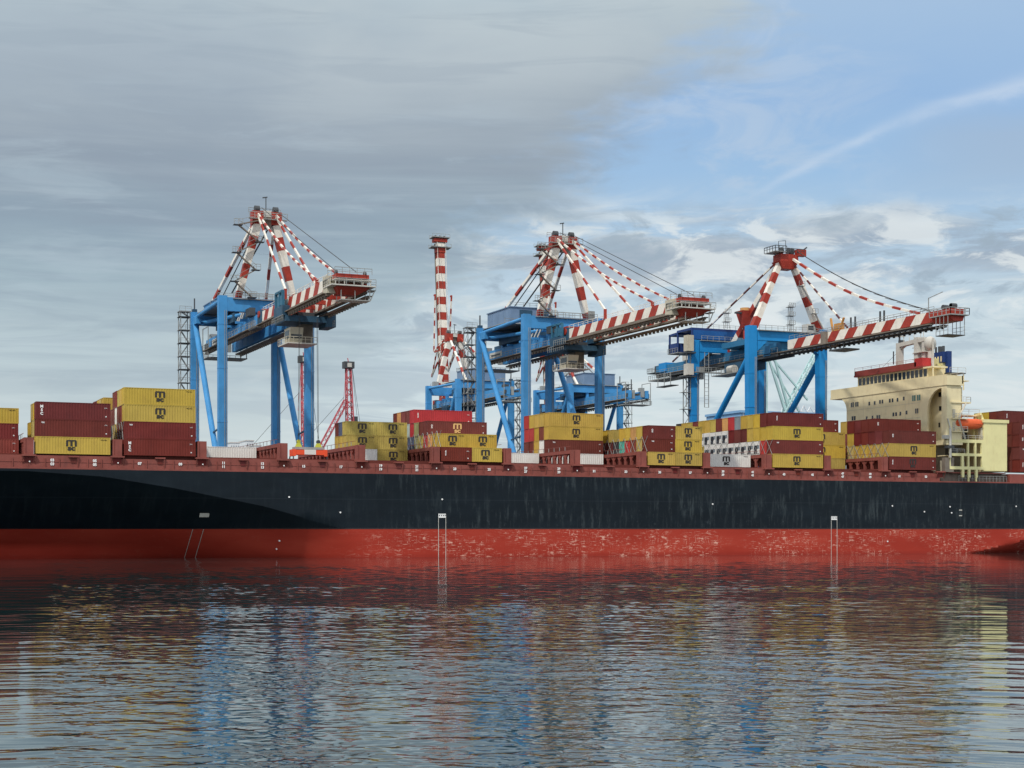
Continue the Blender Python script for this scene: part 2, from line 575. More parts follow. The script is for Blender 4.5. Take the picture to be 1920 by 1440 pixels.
# ------------------------------------------------------------------ water: one sheet, ripples as real relief
def make_water():
    fine = np.arange(-16.5, 16.5001, 0.052)
    coarse = np.concatenate([np.arange(16.9, 40, 0.9), np.arange(41, 180, 4.0)])
    ang = np.concatenate([-coarse[::-1], fine, coarse])
    ang = ang + math.degrees(math.atan2(S_, C_))
    r = [3.0, 10.0, 18.0]
    while r[-1] < 24: r.append(r[-1] + 0.6)
    while r[-1] < 330: r.append(r[-1] * 1.00215 + 0.0)
    while r[-1] < 600: r.append(r[-1] * 1.01)
    while r[-1] < 15000: r.append(r[-1] * 1.25)
    r = np.array(r)
    nr, na = len(r), len(ang)
    A = np.radians(ang)[None, :]
    Rr = r[:, None]
    xs = (CAM.x + Rr * np.sin(A))
    ys = (CAM.y + Rr * np.cos(A))
    dr = np.gradient(r)[:, None]
    da = np.gradient(np.radians(ang))[None, :]
    rng = np.random.RandomState(11)
    h = np.zeros_like(xs)
    N = 90
    wind = math.radians(28)             # direction the ripples run, from the +Y axis
    # slow patches where the ripples are calmer or livelier
    patch = np.zeros_like(xs)
    for i in range(14):
        lam = 18 * (60 / 18.0) ** rng.rand()
        th = rng.rand() * 2 * math.pi
        k = 2 * math.pi / lam
        patch += np.sin(k * (xs * math.sin(th) + ys * math.cos(th)) + rng.rand() * 6.28)
    patch = 1.0 + 0.22 * patch / 2.6
    patch = np.clip(patch, 0.35, 1.8)
    for i in range(N):
        lam = 0.34 * (6.5 / 0.34) ** rng.rand()
        th = wind + rng.randn() * 0.62
        k = 2 * math.pi / lam
        kx, ky = k * math.sin(th), k * math.cos(th)
        slope = 0.0088 if lam < 0.8 else (0.0040 if lam < 1.9 else (0.0033 if lam < 3.4 else 0.0018))
        amp = slope / k * 1.414
        # drop waves the mesh cannot carry here
        rad = np.abs(np.sin(A) * kx + np.cos(A) * ky)
        tan_ = np.abs(np.cos(A) * kx - np.sin(A) * ky)
        q = np.maximum(rad * dr, tan_ * Rr * da) / math.pi
        fade = np.clip((0.85 - q) / 0.35, 0, 1)
        h += amp * fade * np.sin(kx * xs + ky * ys + rng.rand() * 6.28)
    h *= patch
    co = np.stack([xs, ys, h], -1).reshape(-1, 3)
    idx = np.arange(nr * na).reshape(nr, na)
    f = np.stack([idx[:-1, :-1], idx[:-1, 1:], idx[1:, 1:], idx[1:, :-1]], -1).reshape(-1, 4)[:, ::-1]
    # close the ring behind the viewer, and the little disc under it
    g = np.stack([idx[:-1, -1], idx[:-1, 0], idx[1:, 0], idx[1:, -1]], -1)[:, ::-1]
    f = np.concatenate([f, g])
    me = bpy.data.meshes.new('water')
    nv, nf = len(co), len(f)
    me.vertices.add(nv)
    me.vertices.foreach_set('co', co.astype(np.float32).ravel())
    me.loops.add(nf * 4)
    me.polygons.add(nf)
    me.loops.foreach_set('vertex_index', f.astype(np.int32).ravel())
    me.polygons.foreach_set('loop_start', np.arange(0, nf * 4, 4, dtype=np.int32))
    me.polygons.foreach_set('loop_total', np.full(nf, 4, dtype=np.int32))
    me.polygons.foreach_set('use_smooth', np.ones(nf, dtype=bool))
    me.update()
    m = bpy.data.materials.new('water')
    m.use_nodes = True
    t = m.node_tree
    X.tree = t
    b = t.nodes['Principled BSDF']
    b.inputs['Base Color'].default_value = (0.012, 0.030, 0.030, 1)
    b.inputs['Roughness'].default_value = 0.03
    b.inputs['IOR'].default_value = 1.8
    b.inputs['Specular IOR Level'].default_value = 0.5
    geo = t.nodes.new('ShaderNodeNewGeometry')
    sp = t.nodes.new('ShaderNodeSeparateXYZ')
    t.links.new(geo.outputs['Position'], sp.inputs[0])
    px, py, pz = (X(sp.outputs[i]) for i in range(3))
    ca, sa = math.cos(wind), math.sin(wind)
    al = px * ca - py * sa
    cr = px * sa + py * ca
    n1 = noise(vec(al * 1.3, cr * 3.4, 0.0), 1.0, 3, 0.55, 0.4)
    n2 = noise(vec(al * 0.35, cr * 0.95, 3.0), 1.0, 3, 0.5, 0.3)
    bp = t.nodes.new('ShaderNodeBump')
    bp.inputs['Strength'].default_value = 1.0
    bp.inputs['Distance'].default_value = 1.0
    t.links.new((n1 * 0.0030 + n2 * 0.0010).v, bp.inputs['Height'])
    t.links.new(bp.outputs[0], b.inputs['Normal'])
    me.materials.append(m)
    o = link('water', me)
    tag(o, 'dark rippled harbour water in front of the ship', None, None, 'structure')


make_water()

# ------------------------------------------------------------------ quay, far land
m = MB()
m.box(-420, 420, 43.5, 222.5, -6, 2.6, 'concrete')
q = m.build('quay')
tag(q, 'concrete container quay behind the ship', None, None, 'structure')
m = MB()
m.box(-415, 415, 56, 214, 2.6, 2.604, 'asphalt')
q = m.build('road')
tag(q, 'asphalt yard on the quay behind the ship', None, None, 'structure')
m = MB()
for (x0, x1, y0, y1, h) in ((-600, 900, 900, 1500, 7),):
    n = 60
    for i in range(n):
        xa, xb = x0 + (x1 - x0) * i / n, x0 + (x1 - x0) * (i + 1) / n
        f = lambda x: 12 + 15 * math.sin(x * 0.012 + 1.0) + 6 * math.sin(x * 0.031)
        m.hexa([(xa, y0, -3), (xb, y0, -3), (xb, y1, -3), (xa, y1, -3)],
               [(xa, y0 + 90, 3), (xb, y0 + 90, 3), (xb, y1, max(4, f(xb) + 24)), (xa, y1, max(4, f(xa) + 24))], 'hill')
q = m.build('hills')
tag(q, 'low hazy shore far beyond the port', None, None, 'structure')


def block(x0, x1, y0, y1, z1, label, roof=True, nw=5, nf=4, base=2.6):
    t = thing('apartment_block', label, 'building', ((x0 + x1) / 2, (y0 + y1) / 2, base), 0, 'pale town buildings on the far shore')
    w, d, h = (x1 - x0) / 2, (y1 - y0) / 2, z1 - base
    a = MB()
    a.box(-w, w, -d, d, -3, h, 'town_wall')
    a.build('wall', t)
    a = MB()
    a.box(-w - .4, w + .4, -d - .4, d + .4, h, h + .8, 'town_roof')
    a.build('roof', t)
    a = MB()
    for i in range(nw):
        for j in range(nf):
            cx = -w + (i + .5) * 2 * w / nw
            cz = h - 3.0 - j * 4.2
            if cz > 2: a.box(cx - w / nw * .45, cx + w / nw * .45, -d - .06, -d + .02, cz - 1.1, cz + 1.0, 'grey_box')
    a.build('window', t)


def ux(px, Y):
    mm = (px - 960) / 2910.0
    d = Y - CAM.y
    return CAM.x + d * (S_ + mm * C_) / (C_ - mm * S_)


i = 0
towns = [(418, 434, 900, 66, 'squat pale building at the left end of the far town row'),
         (432, 452, 940, 73, 'broad pale building second in the far town row'),
         (450, 462, 900, 64, 'low narrow pale building in the middle of the far town row'),
         (462, 478, 960, 76, 'tall pale building near the middle of the far town row'),
         (477, 492, 920, 70, 'pale building right of the tall one in the far town row'),
         (491, 507, 900, 63, 'low pale building at the right end of the far town row')]
for (a, b_, Y, z, lab) in towns:
    block(ux(a, Y), ux(b_, Y) - 1, Y, Y + 25, z, lab, nw=3 + i % 3, nf=4, base=10)
    i += 1

# ------------------------------------------------------------------ the ship
DK = 15.25          # sheer line of the navy hull side
BASE = 17.8         # underside of the lowest containers
BEAM = 40.0
X0 = -87.6
PITCH = 14.46


def BX(k): return X0 + PITCH * k


KN = ((0, 0.3), (3.2, 4.3), (5.6, 5.3), (19.6, 9.2), (35.8, 12.3), (47.6, 14.1), (60, 14.85), (200, 14.85))


def kz(s):
    for (a, za), (b, zb) in zip(KN[:-1], KN[1:]):
        if s <= b: return za + (zb - za) * (s - a) / (b - a)
    return 14.85


def kst(s): return min(9.0, 0.1 + s * 0.13 + s * s * 0.0035)


def sm(t): t = max(0, min(1, t)); return t * t * (3 - 2 * t)


def inset(x, z, top=False):
    """how far the shell lies inboard of the ship's side"""
    v = 0.0
    # fore body: flare under a knuckle that climbs towards the bow
    if x < -28:
        s = (-28 - x)
        zk = kz(s)
        th = 0.50 + 0.38 * sm(s / 34.0)
        if z < zk:
            d = zk - z
            low = min(d, max(0, zk - 2.2)) + (1.0 - 0.65 * sm((s - 30) / 30.0)) * max(0, min(2.2, zk) - z)
            v += low * math.tan(th) * (0.25 + 0.75 * sm(s / 15.0))
    if x < -104:                                   # plan form closing to the stem
        s = (-104 - x) / 62.0
        v += 19.5 * sm(s) * (1 + 0.10 * (1 - z / 15.0))
    if x > 109:                                    # run aft
        s = x - 109
        zk = kst(s)
        if z < zk: v += (zk - z) * 1.4
    return min(v, BEAM / 2 - 0.05)


ship = thing('container_ship', 'long navy and red hulled container ship moored along the quay', 'ship', (0, 0, 0))
xs = sorted(set([round(-166 + i * 2.0, 2) for i in range(166)] + [-166, 166]))
zlo = [-4.0, -1.5, -0.5, 0, 0.4, 0.8, 1.2, 1.6, 2.2, 2.8, 3.4, 4.0, 4.6]


def knuckle(x):
    if x < -28: return max(5.45, kz(-28 - x))
    return 10.0


def zrow(x):
    zk = knuckle(x)
    zl = list(zlo)
    if x > 109:
        k = kst(x - 109)
        if 0.25 < k < 4.4:
            zl[min(range(3, 13), key=lambda i: abs(zl[i] - k))] = k
    return zl + [5.2 + (zk - 5.2) * i / 6 for i in range(7)] + [zk + (DK - zk) * i / 5 for i in range(1, 6)]


zs = zrow(0)
v, f, mi = [], [], []
for side in (0, 1):
    for x in xs:
        for z in zrow(x):
            d = inset(x, z)
            v.append((x, d if side == 0 else BEAM - d, z))
nz, nx = len(zs), len(xs)
for side in (0, 1):
    o = side * nx * nz
    for i in range(nx - 1):
        for j in range(nz - 1):
            a, b_, c, d = o + i * nz + j, o + (i + 1) * nz + j, o + (i + 1) * nz + j + 1, o + i * nz + j + 1
            f.append((a, b_, c, d) if side == 0 else (d, c, b_, a))
            mi.append(1 if zs[j + 1] <= 5.2 else 0)
for i in range(nx - 1):                            # weather deck and bottom
    a, b_ = i * nz + nz - 1, (i + 1) * nz + nz - 1
    f.append((a, b_, b_ + nx * nz, a + nx * nz)); mi.append(2)
    a, b_ = i * nz, (i + 1) * nz
    f.append((b_, a, a + nx * nz, b_ + nx * nz)); mi.append(1)
for i, fl in ((0, False), (nx - 1, True)):         # transom and stem plate
    for j in range(nz - 1):
        a, b_ = i * nz + j, i * nz + j + 1
        q4 = (a, b_, b_ + nx * nz, a + nx * nz)
        f.append(q4 if not fl else q4[::-1]); mi.append(1 if zs[j + 1] <= 5.2 else 0)
me = bpy.data.meshes.new('hull')
me.from_pydata(v, [], f)
for n in ('hull_navy', 'hull_red', 'deck_red'): me.materials.append(MATS[n])
me.polygons.foreach_set('material_index', mi)
me.polygons.foreach_set('use_smooth', [True] * len(f))
me.update()
try:
    me.set_sharp_from_angle(angle=R(33))
except Exception:
    pass
hull = link('hull', me, ship)
# boot top line
m = MB()
for i in range(nx - 1):
    xa, xb = xs[i], xs[i + 1]
    a, b_ = inset(xa, 5.4), inset(xb, 5.4)
    if a > 18 or b_ > 18: continue
    m.quad([(xa, inset(xa, 5.2) - 0.012, 5.2), (xb, inset(xb, 5.2) - 0.012, 5.2), (xb, b_ - 0.012, 5.42), (xa, a - 0.012, 5.42)], 'black')
m.build('boot_line', ship)

# rounded gunwale strip
m = MB()
m.box(-103, 160, 0.02, 0.5, DK + 0.004, DK + 0.25, 'deck_red')
m.build('gunwale', ship)

# coaming with its hatch covers
m = MB()
XE = 101.6
for k in range(-1, 13):
    a, b_ = BX(k), BX(k + 1)
    lo = 17.55 if k in (-1, 0, 2, 3, 6, 9) else 17.15
    m.box(a + .02, b_ - .02, 0.25, 39.7, DK + 0.1, lo, 'deck_red')
    m.box(a + 1.0, b_ - 1.0, 1.1, 38.9, lo + .003, 17.76, 'maroon')
    m.box(a + .6, b_ - .6, 0.19, 0.252, DK + 1.15, DK + 1.25, 'deck_red')
    for q5 in (.18, .34, .66, .82): m.box(a + PITCH * q5 - .06, a + PITCH * q5 + .06, 0.1, .252, DK + .2, 17.1, 'deck_red')
m.box(BX(-1) - 30, BX(-1), 2, 38, DK + 0.1, 17.5, 'deck_red')
m.box(119.5, 158, 0.25, 39.7, DK + 0.1, 17.3, 'deck_red')
m.build('hatch_coaming', ship)

# ledges under the lashing bridges and at mid bay
for k in range(0, 14):
    x = BX(k)
    m = MB()
    m.box(x - 1.15, x + 1.15, -0.35, 0.9, 17.35, 17.62, 'deck_red')
    m.box(x - 0.7, x + 0.7, 0.16, 0.262, 16.3, 17.35, 'maroon')
    m.beam((x - 1.0, -0.3, 17.36), (x - 1.0, 0.26, 16.1), .12, .12, 'deck_red')
    m.beam((x + 1.0, -0.3, 17.36), (x + 1.0, 0.26, 16.1), .12, .12, 'deck_red')
    m.build('ledge', ship)
    xm = x + PITCH / 2
    if k < 13:
        m = MB()
        m.box(xm - .85, xm + .85, -0.15, 0.9, 17.25, 17.5, 'deck_red')
        m.box(xm - .4, xm + .4, 0.14, 0.262, 16.3, 17.26, 'maroon')
        m.beam((xm + .7, -.05, 17.3), (xm + .7, 0.2, DK + .3), .1, .1, 'deck_red')
        m.build('ledge', ship)
# bay numerals on the coaming
nums = ['03', '05', '07', '09', '11', '13', '15', '17', '19', '21', '23', '25', '27', '29', '31', '33', '35', '37', '39', '41', '43', '45', '47', '49', '51', '53', '55', '57']
ni = 0
for k in range(0, 13):
    for q5 in (.26, .74):
        for z in ((16.75, 16.1) if k in (0, 2, 4, 6, 9, 11) else (16.4,)):
            o = link('bay_number', text_mesh(nums[ni % len(nums)], 0.62, 'white_mark', 0.03), ship, (BX(k) + PITCH * q5, 0.16, z))
        ni += 1
    m = MB()
    m.tube((BX(k) + .1, 0.02, 16.45), (BX(k) + .1, 0.22, 16.45), 0.12, 'white_mark', 8)
    m.build('fairlead', ship)

# tug and ladder marks on the side
for (px, z1) in ((829, 8.05), (1564, 7.85)):
    xx = ux(px, 0)
    m = MB()
    m.box(xx - .75, xx + .75, -0.03, 0.02, z1 - .75, z1 - .12, 'white_mark')
    for s in (-.55, -.15, .25, .6):
        m.box(xx + s - .1, xx + s + .1, -0.045, -0.03, z1 - .45, z1 - .25, 'dark_grey')
    m.box(xx - .75, xx + .75, -0.03, 0.02, z1 - .08, z1, 'white_mark')
    for s in (-.72, .72):
        m.box(xx + s - .045, xx + s + .045, -0.03, 0.02, -1.0, z1 - .7, 'mast_white')
    m.build('pilot_mark', ship)
xx = ux(385, 3)
m = MB()
y8 = inset(xx, 7.9)
m.quad([(xx - .85, y8 + .30, 7.3), (xx + .85, y8 + .28, 7.3), (xx + .85, y8 - .32, 8.0), (xx - .85, y8 - .30, 8.0)], 'mast_white')
for s in (-.9, .9):
    prev = None
    for j in range(12):
        z = 5.15 - j * 0.5
        xq = xx + s - 0.4 - j * 0.02
        p = Vector((xq, inset(xq, z) - 0.05, z))
        if prev is not None: m.beam(prev, p, .09, .05, 'mast_white')
        prev = p
m.build('pilot_mark', ship)
# little discharge plates and dots
for (px, z) in ((542, 10.9), (829, 10.7), (1336, 10.2), (638, 8.2), (1673, 10.1), (1733, 8.9), (1784, 8.7), (1781, 10.0), (1905, 10.2), (535, 3.1), (533, 1.6), (1664, 2.6)):
    xx = ux(px, 0)
    yy = inset(xx, z)
    m = MB()
    m.tube((xx, yy - .10, z), (xx, yy + .05, z), .16, 'white_mark', 8)
    m.build('discharge_plate', ship)
xx = ux(1801, 0)
m = MB()
m.box(xx - .4, xx + .4, -.04, .02, 9.2, 9.4, 'mast_white')
m.box(xx - .4, xx + .4, -.04, .02, 8.0, 8.2, 'mast_white')
m.box(xx + .3, xx + .4, -.035, .02, 8.2, 9.2, 'dark_grey')
m.build('tug_mark', ship)

# lashing bridges
for k in range(0, 13):
    x = BX(k)
    m = MB()
    top = 20.45
    m.box(x - .78, x + .78, 0.1, 1.5, 17.64, top, 'deck_red')
    m.box(x - .5, x - .44, 0.06, .1, 17.8, top - .2, 'maroon')
    n = 15
    for i in range(1, n + 1):
        y = 1.4 + i * 2.5
        m.box(x - .7, x - .25, y - .28, y + .28, 17.5, top - .7, 'deck_red')
        m.box(x + .25, x + .7, y - .28, y + .28, 17.5, top - .7, 'deck_red')
        m.beam((x - .72, y - .1, top), (x - .72, y - .1, top + .75), .09, .09, 'galvanised')
        # arched heads between the posts
        m.beam((x - .5, y - .25, top - 1.3), (x - .5, y - .9, top - .7), .3, .35, 'deck_red')
        m.beam((x - .5, y + .25, top - 1.3), (x - .5, y + .9, top - .7), .3, .35, 'deck_red')
    m.box(x - .8, x + .8, 1.5, 39.2, top - .7, top - .05, 'deck_red')
    m.box(x - .7, x + .7, 1.5, 39.2, 17.55, 17.9, 'deck_red')
    m.beam((x - .72, 1.4, top + .75), (x - .72, 39, top + .75), .07, .07, 'deck_red')
    m.build('lashing_bridge', ship)
    if k in (1, 5, 8, 10, 12):
        m = MB()
        for i in range(0, 13):
            y = .2 + i * 2.5
            m.beam((x + .95, y, top), (x + 1.08, y + 2.3, 23.5), .07, .07, 'galvanised')
            m.beam((x + .95, y + 2.3, top), (x + 1.08, y, 23.5), .07, .07, 'galvanised')
        m.build('lashing_rod', ship)

# ---- superstructure
acc = thing('accommodation', None, None)
acc.parent = ship
XF = 102.0
a = MB()
# front wall (faces the bow) with the block behind it
a.box(XF, XF + 6.6, 8.8, 36.0, 17.6, 36.15, 'ship_cream')
a.box(XF + .002, XF + .5, 6.4, 8.8, 17.6, 36.15, 'ship_cream')
a.box(XF + 2.6, XF + 6.0, 2.2, 8.79, 23.6, 36.15, 'ship_cream')
a.box(XF + .5, XF + 2.6, 8.2, 8.79, 17.6, 36.15, 'ship_cream')
# near outer column with deck landings
a.box(XF, XF + 1.1, 0.0, 1.7, 24.5, 36.15, 'ship_cream')
a.box(XF + 1.1, XF + 3.9, 0.05, 0.5, 24.5, 36.15, 'ship_cream')
a.box(XF + .02, XF + 4.4, 0.1, 8.0, 23.4, 24.4, 'ship_cream')
# arch over the alcove (front plane), as a fan of wedges
cy, cz, rr = 1.7, 31.0, 4.7
n = 12
prev = None
for i in range(n + 1):
    t = math.pi / 2 * i / n
    y = 1.7 + rr * math.sin(t)
    z = cz + rr * math.cos(t) * 1.0
    if prev:
        a.hexa([(XF, prev[0], prev[1]), (XF + .5, prev[0], prev[1]), (XF + .5, y, z), (XF, y, z)],
               [(XF, prev[0], 36.15), (XF + .5, prev[0], 36.15), (XF + .5, y, 36.15), (XF, y, 36.15)], 'ship_cream')
    prev = (y, z)
# haunch under the far wing
prev = None
for i in range(9):
    t = math.pi / 2 * i / 8
    y = 36 + 3.2 * (1 - math.cos(t))
    z = 33.0 + 3.2 * math.sin(t)
    if prev:
        a.hexa([(XF, prev[0], prev[1]), (XF + 1, prev[0], prev[1]), (XF + 1, y, z), (XF, y, z)],
               [(XF, prev[0], 36.15), (XF + 1, prev[0], 36.15), (XF + 1, y, 36.15), (XF, y, 36.15)], 'ship_cream')
    prev = (y, z)
a.build('wall', acc)
a = MB()
for z in (33.05, 29.8, 26.6):
    a.box(XF - .03, XF + .003, 8.9, 35.9, z, z + .06, 'cabin_cream')
for y in (14.0, 21.0, 29.5): a.box(XF - .02, XF + .003, y, y + .04, 24, 36.1, 'cabin_cream')
a.build('weld_seam', acc)
a = MB()
for z in (26.4, 29.2):
    a.box(XF + 1.6, XF + 2.3, -.03, .052, z, z + 1.9, 'cabin_cream')
    a.box(XF + 1.1, XF + 5.2, -.6, .045, z - .25, z - .1, 'ship_cream')
    a.rail([(XF + 1.2, -.55), (XF + 5.2, -.55)], z - .1, 'mast_white', 1.0, .05, .9)
a.beam((XF + 4.6, -.5, 24.6), (XF + 2.8, -.5, 29.0), .5, .1, 'mast_white')
a.beam((XF + 2.8, -.5, 29.2), (XF + 4.8, -.5, 32.4), .5, .1, 'mast_white')
for i in range(10): a.box(XF + 3.86, XF + 4.0, .0, .045, 25 + i * 1.0, 25.06 + i * 1.0, 'dark_grey')
a.build('outside_stair', acc)
a = MB()
a.box(XF - .15, XF + 4.2, -0.3, 42.4, 36.2, 36.6, 'ship_cream')           # bridge deck slab
a.box(XF - .15, XF + .1, 0.2, 42.2, 36.6, 38.5, 'ship_cream')           # bulwarks
a.box(XF + 3.9, XF + 4.2, -0.3, 8.2, 36.6, 38.3, 'ship_cream')
a.box(XF - .15, XF + 4.2, -0.3, 0.2, 36.6, 38.3, 'ship_cream')
a.box(XF + 3.9, XF + 4.2, 34, 42.4, 36.6, 38.3, 'ship_cream')
a.box(XF + .1, XF + 4.2, 42.2, 42.4, 36.6, 38.5, 'ship_cream')
a.box(XF + 4.2, XF + 6.6, 8.2, 36.1, 36.2, 36.58, 'ship_cream')
a.box(XF + 1.1, XF + 6.4, -.2, 1.4, 32.4, 32.7, 'ship_cream')
a.rail([(XF + 4.4, -.1), (XF + 6.4, -.1), (XF + 6.4, 1.4)], 32.7, 'mast_white')
a.rail([(XF + 4.3, -.2), (XF + 4.3, 8)], 38.3, 'mast_white', .8)
a.box(XF + 3.9, XF + 6.2, .2, 2.2, 37.2, 37.4, 'ship_cream')
a.build('bridge_wing', acc)
a = MB()
a.box(XF + 1.6, XF + 6.4, 8.4, 33.9, 36.6, 38.9, 'ship_cream')
for i in range(18):
    y = 8.5 + i * (25.2 / 17)
    a.box(XF + 1.62, XF + 1.9, y - .14, y + .14, 38.9, 40.6, 'ship_cream')
    if i % 3 == 0: a.box(XF + 6.1, XF + 6.4, y - .14, y + .14, 38.9, 40.6, 'ship_cream')
a.box(XF + 1.64, XF + 6.3, 8.42, 8.6, 38.9, 40.6, 'ship_cream')
a.box(XF + 2.4, XF + 6.0, 8.7, 28.0, 38.9, 40.6, 'dark_box')
a.box(XF + 1.6, XF + 6.4, 8.4, 33.9, 40.6, 40.9, 'ship_cream')
w = a.build('wheelhouse', acc)
g = MB()
g.box(XF + 1.70, XF + 1.74, 8.65, 33.75, 38.93, 40.57, 'glass_dark')
g.build('window', w)
a = MB()
a.box(XF + .9, XF + 6.8, 9.2, 34.4, 40.9, 41.3, 'wheelhouse_red')
a.box(XF + 1.0, XF + 1.3, 11.6, 34.3, 41.3, 42.3, 'wheelhouse_red')
a.box(XF + 1.0, XF + 6.7, 34.0, 34.3, 41.3, 42.3, 'wheelhouse_red')
a.box(XF + 1.0, XF + 3.4, 9.4, 12.2, 41.3, 43.1, 'bright_red')
a.box(XF + 1.0, XF + 5.0, 5.8, 9.2, 40.6, 40.95, 'ship_cream')
a.beam((XF + 1.2, 6.0, 38.0), (XF + 1.2, 6.0, 40.7), .25, .25, 'ship_cream')
a.rail([(XF + 1, 12), (XF + 1, 34.2)], 42.3, 'wheelhouse_red', .7, .04, 3)
a.build('wheelhouse_roof', acc)
# windows on the front wall
for (y, z, wd, hh, gl) in ((33.7, 34.4, 1.25, 1.1, 'glass_dark'), (31.9, 34.4, 1.25, 1.1, 'glass_dark'), (33.2, 31.2, 1.5, 1.0, 'glass_dark'),
                           (11.0, 34.2, 1.15, 1.25, 'glass_green'), (9.3, 34.2, 1.15, 1.25, 'glass_green'), (10.0, 31.3, 1.1, 1.1, 'glass_dark')):
    a = MB()
    a.box(XF - .05, XF + .02, y - wd / 2 - .12, y + wd / 2 + .12, z - hh / 2 - .12, z + hh / 2 + .12, 'ship_cream')
    a.box(XF - .07, XF - .05, y - wd / 2, y - .08, z - hh / 2, z + hh / 2, gl)
    a.box(XF - .07, XF - .05, y + .08, y + wd / 2, z - hh / 2, z + hh / 2, gl)
    a.build('window', acc)
for (y, z) in ((27.2, 34.2), (25.2, 34.2), (23.2, 34.3), (22.3, 34.3), (19.6, 34.3), (18.6, 34.3), (16.8, 34.3), (14.6, 34.4),
               (28.2, 30.9), (26.0, 30.9), (24.2, 30.9), (23.4, 30.9), (18.3, 31.1), (17.3, 31.1), (15.8, 31.1), (13.6, 31.2)):
    a = MB()
    a.box(XF - .05, XF + .02, y - .28, y + .28, z - .42, z + .42, 'glass_dark')
    a.build('window', acc)
for (y, z, wd) in ((5.2, 34.6, 1.2), (4.8, 31.6, 1.7), (5.6, 28.0, .5), (4.4, 28.0, .5)):
    a = MB()
    a.box(XF + 2.53, XF + 2.6, y - wd / 2, y + wd / 2, z - .5, z + .5, 'glass_dark')
    a.build('window', acc)
# signal mast, a goal post with radar and dome
mast = thing('signal_mast', None, None)
mast.parent = ship
a = MB()
XM = 105.6
a.beam((XM, 20.7, 41.3), (XM, 20.7, 47.6), 1.25, 1.25, 'mast_white')
a.beam((XM, 14.2, 41.3), (XM, 14.2, 48.2), 1.3, 1.3, 'mast_white')
a.beam((XM, 11.8, 41.3), (XM, 11.8, 47.6), 1.0, 1.0, 'mast_white')
a.beam((XM, 21.0, 47.1), (XM, 11.4, 47.5), 1.2, .9, 'mast_white')
a.beam((XM, 20.1, 46.4), (XM, 18.6, 47.0), .6, .6, 'mast_white')
a.box(XM - .9, XM + .9, 10.6, 14.9, 44.6, 44.8, 'mast_white')
a.build('post', mast)
a = MB()
a.beam((XM, 22.6, 49.3), (XM, 18.9, 49.0), .35, .25, 'mast_white')
a.beam((XM, 20.8, 47.5), (XM, 20.8, 49.2), .3, .3, 'dark_grey')
a.box(XM - .5, XM + .5, 19.6, 20.6, 47.6, 48.2, 'dark_grey')
a.build('radar_scanner', mast)
a = MB()
for (y, z, h) in ((19.2, 47.5, 2.9), (17.2, 47.5, 1.2), (15.5, 47.5, 1.6), (13.2, 48, 1.9), (12.2, 47.6, 2.4)):
    a.beam((XM, y, z), (XM, y + .1, z + h), .12, .12, 'mast_white')
for z in (43.4, 44.7, 46.0): a.beam((XM, 14.0, z), (XM, 16.2, z), .12, .12, 'mast_white')
a.beam((XM, 20.7, 46), (XM - 3, 25.5, 41), .05, .05, 'rope')
a.beam((XM, 23, 46), (XM, 23, 43), .2, .2, 'dark_grey')
a.build('antenna', mast)


def ball(name, c, r, mat, parent, nu=16, nv=10, sx=1, sy=1, sz=1):
    me = bpy.data.meshes.new(name)
    v, f = [], []
    for j in range(nv + 1):
        t = math.pi * j / nv
        for i in range(nu):
            p = 2 * math.pi * i / nu
            v.append((c[0] + r * sx * math.sin(t) * math.cos(p), c[1] + r * sy * math.sin(t) * math.sin(p), c[2] + r * sz * math.cos(t)))
    for j in range(nv):
        for i in range(nu):
            k = (i + 1) % nu
            f.append((j * nu + i, (j + 1) * nu + i, (j + 1) * nu + k, j * nu + k))
    me.from_pydata(v, [], f)
    me.materials.append(MATS[mat])
    me.polygons.foreach_set('use_smooth', [True] * len(f))
    me.update()
    return link(name, me, parent)


ball('satellite_dome', (XM + .5, 10.6, 46.4), 1.35, 'mast_white', mast, sz=1.25)
a = MB()
a.cyl((XM + .5, 10.6), .6, 41.3, 45.0, 'mast_white', 10)
a.cyl((XM, 9.0), .22, 39, 47.5, 'mast_white', 8)
a.build('dome_stand', mast)
# funnel
fun = thing('funnel', None, None)
fun.parent = ship
a = MB()
a.hexa([(110.6, 11.4, 36.6), (112.0, 11.4, 36.6), (112.0, 18.0, 36.6), (110.6, 18.0, 36.6)],
       [(110.6, 12.0, 42.6), (112.0, 12.0, 42.6), (112.0, 17.0, 42.6), (110.6, 17.0, 42.6)], 'ship_yellow_cream')
a.box(110.0, 110.6, 13.0, 16.0, 38, 43.6, 'ship_yellow_cream')
a.box(108.6, 112.2, 9, 18, 17.6, 36.6, 'ship_cream')
a.build('casing', fun)
a = MB()
a.box(110.5, 112.3, 11.6, 17.4, 42.6, 45.0, 'funnel_blue')
a.box(111.2, 112.4, 11.0, 11.7, 38.2, 45.1, 'funnel_blue')
for i in range(5): a.box(110.44, 110.5, 12.1 + i * 1.0, 12.5 + i * 1.0, 42.8, 44.0, 'ship_cream')
a.build('cap', fun)
a = MB()
for (y, r_) in ((12.6, .3), (13.8, .45), (15.2, .25)):
    a.cyl((111.4, y), r_, 45.0, 46.4, 'dark_grey', 10)
a.build('exhaust_pipe', fun)
a = MB()
a.box(108.2, 112.6, 6.5, 10.9, 39.6, 39.8, 'dark_grey')
a.rail([(108.2, 6.5), (112.6, 6.5)], 39.8, 'mast_white')
a.beam((112.2, 6.8, 36), (112.2, 6.8, 39.6), .2, .2, 'ship_cream')
a.box(108.6, 112.2, 8.9, 11, 36.6, 39.6, 'ship_cream')
a.build('casing_deck', fun)

# lower side house around the lifeboat
sh = thing('side_house', None, None)
sh.parent = ship
a = MB()
XA, XB, XC = 102.9, 112.1, 118.5
PLY = 0.06


def sidebox(x0, x1, z0, z1, y0=PLY, y1=.5): a.box(x0, x1, y0, y1, z0, z1, 'ship_yellow_cream')


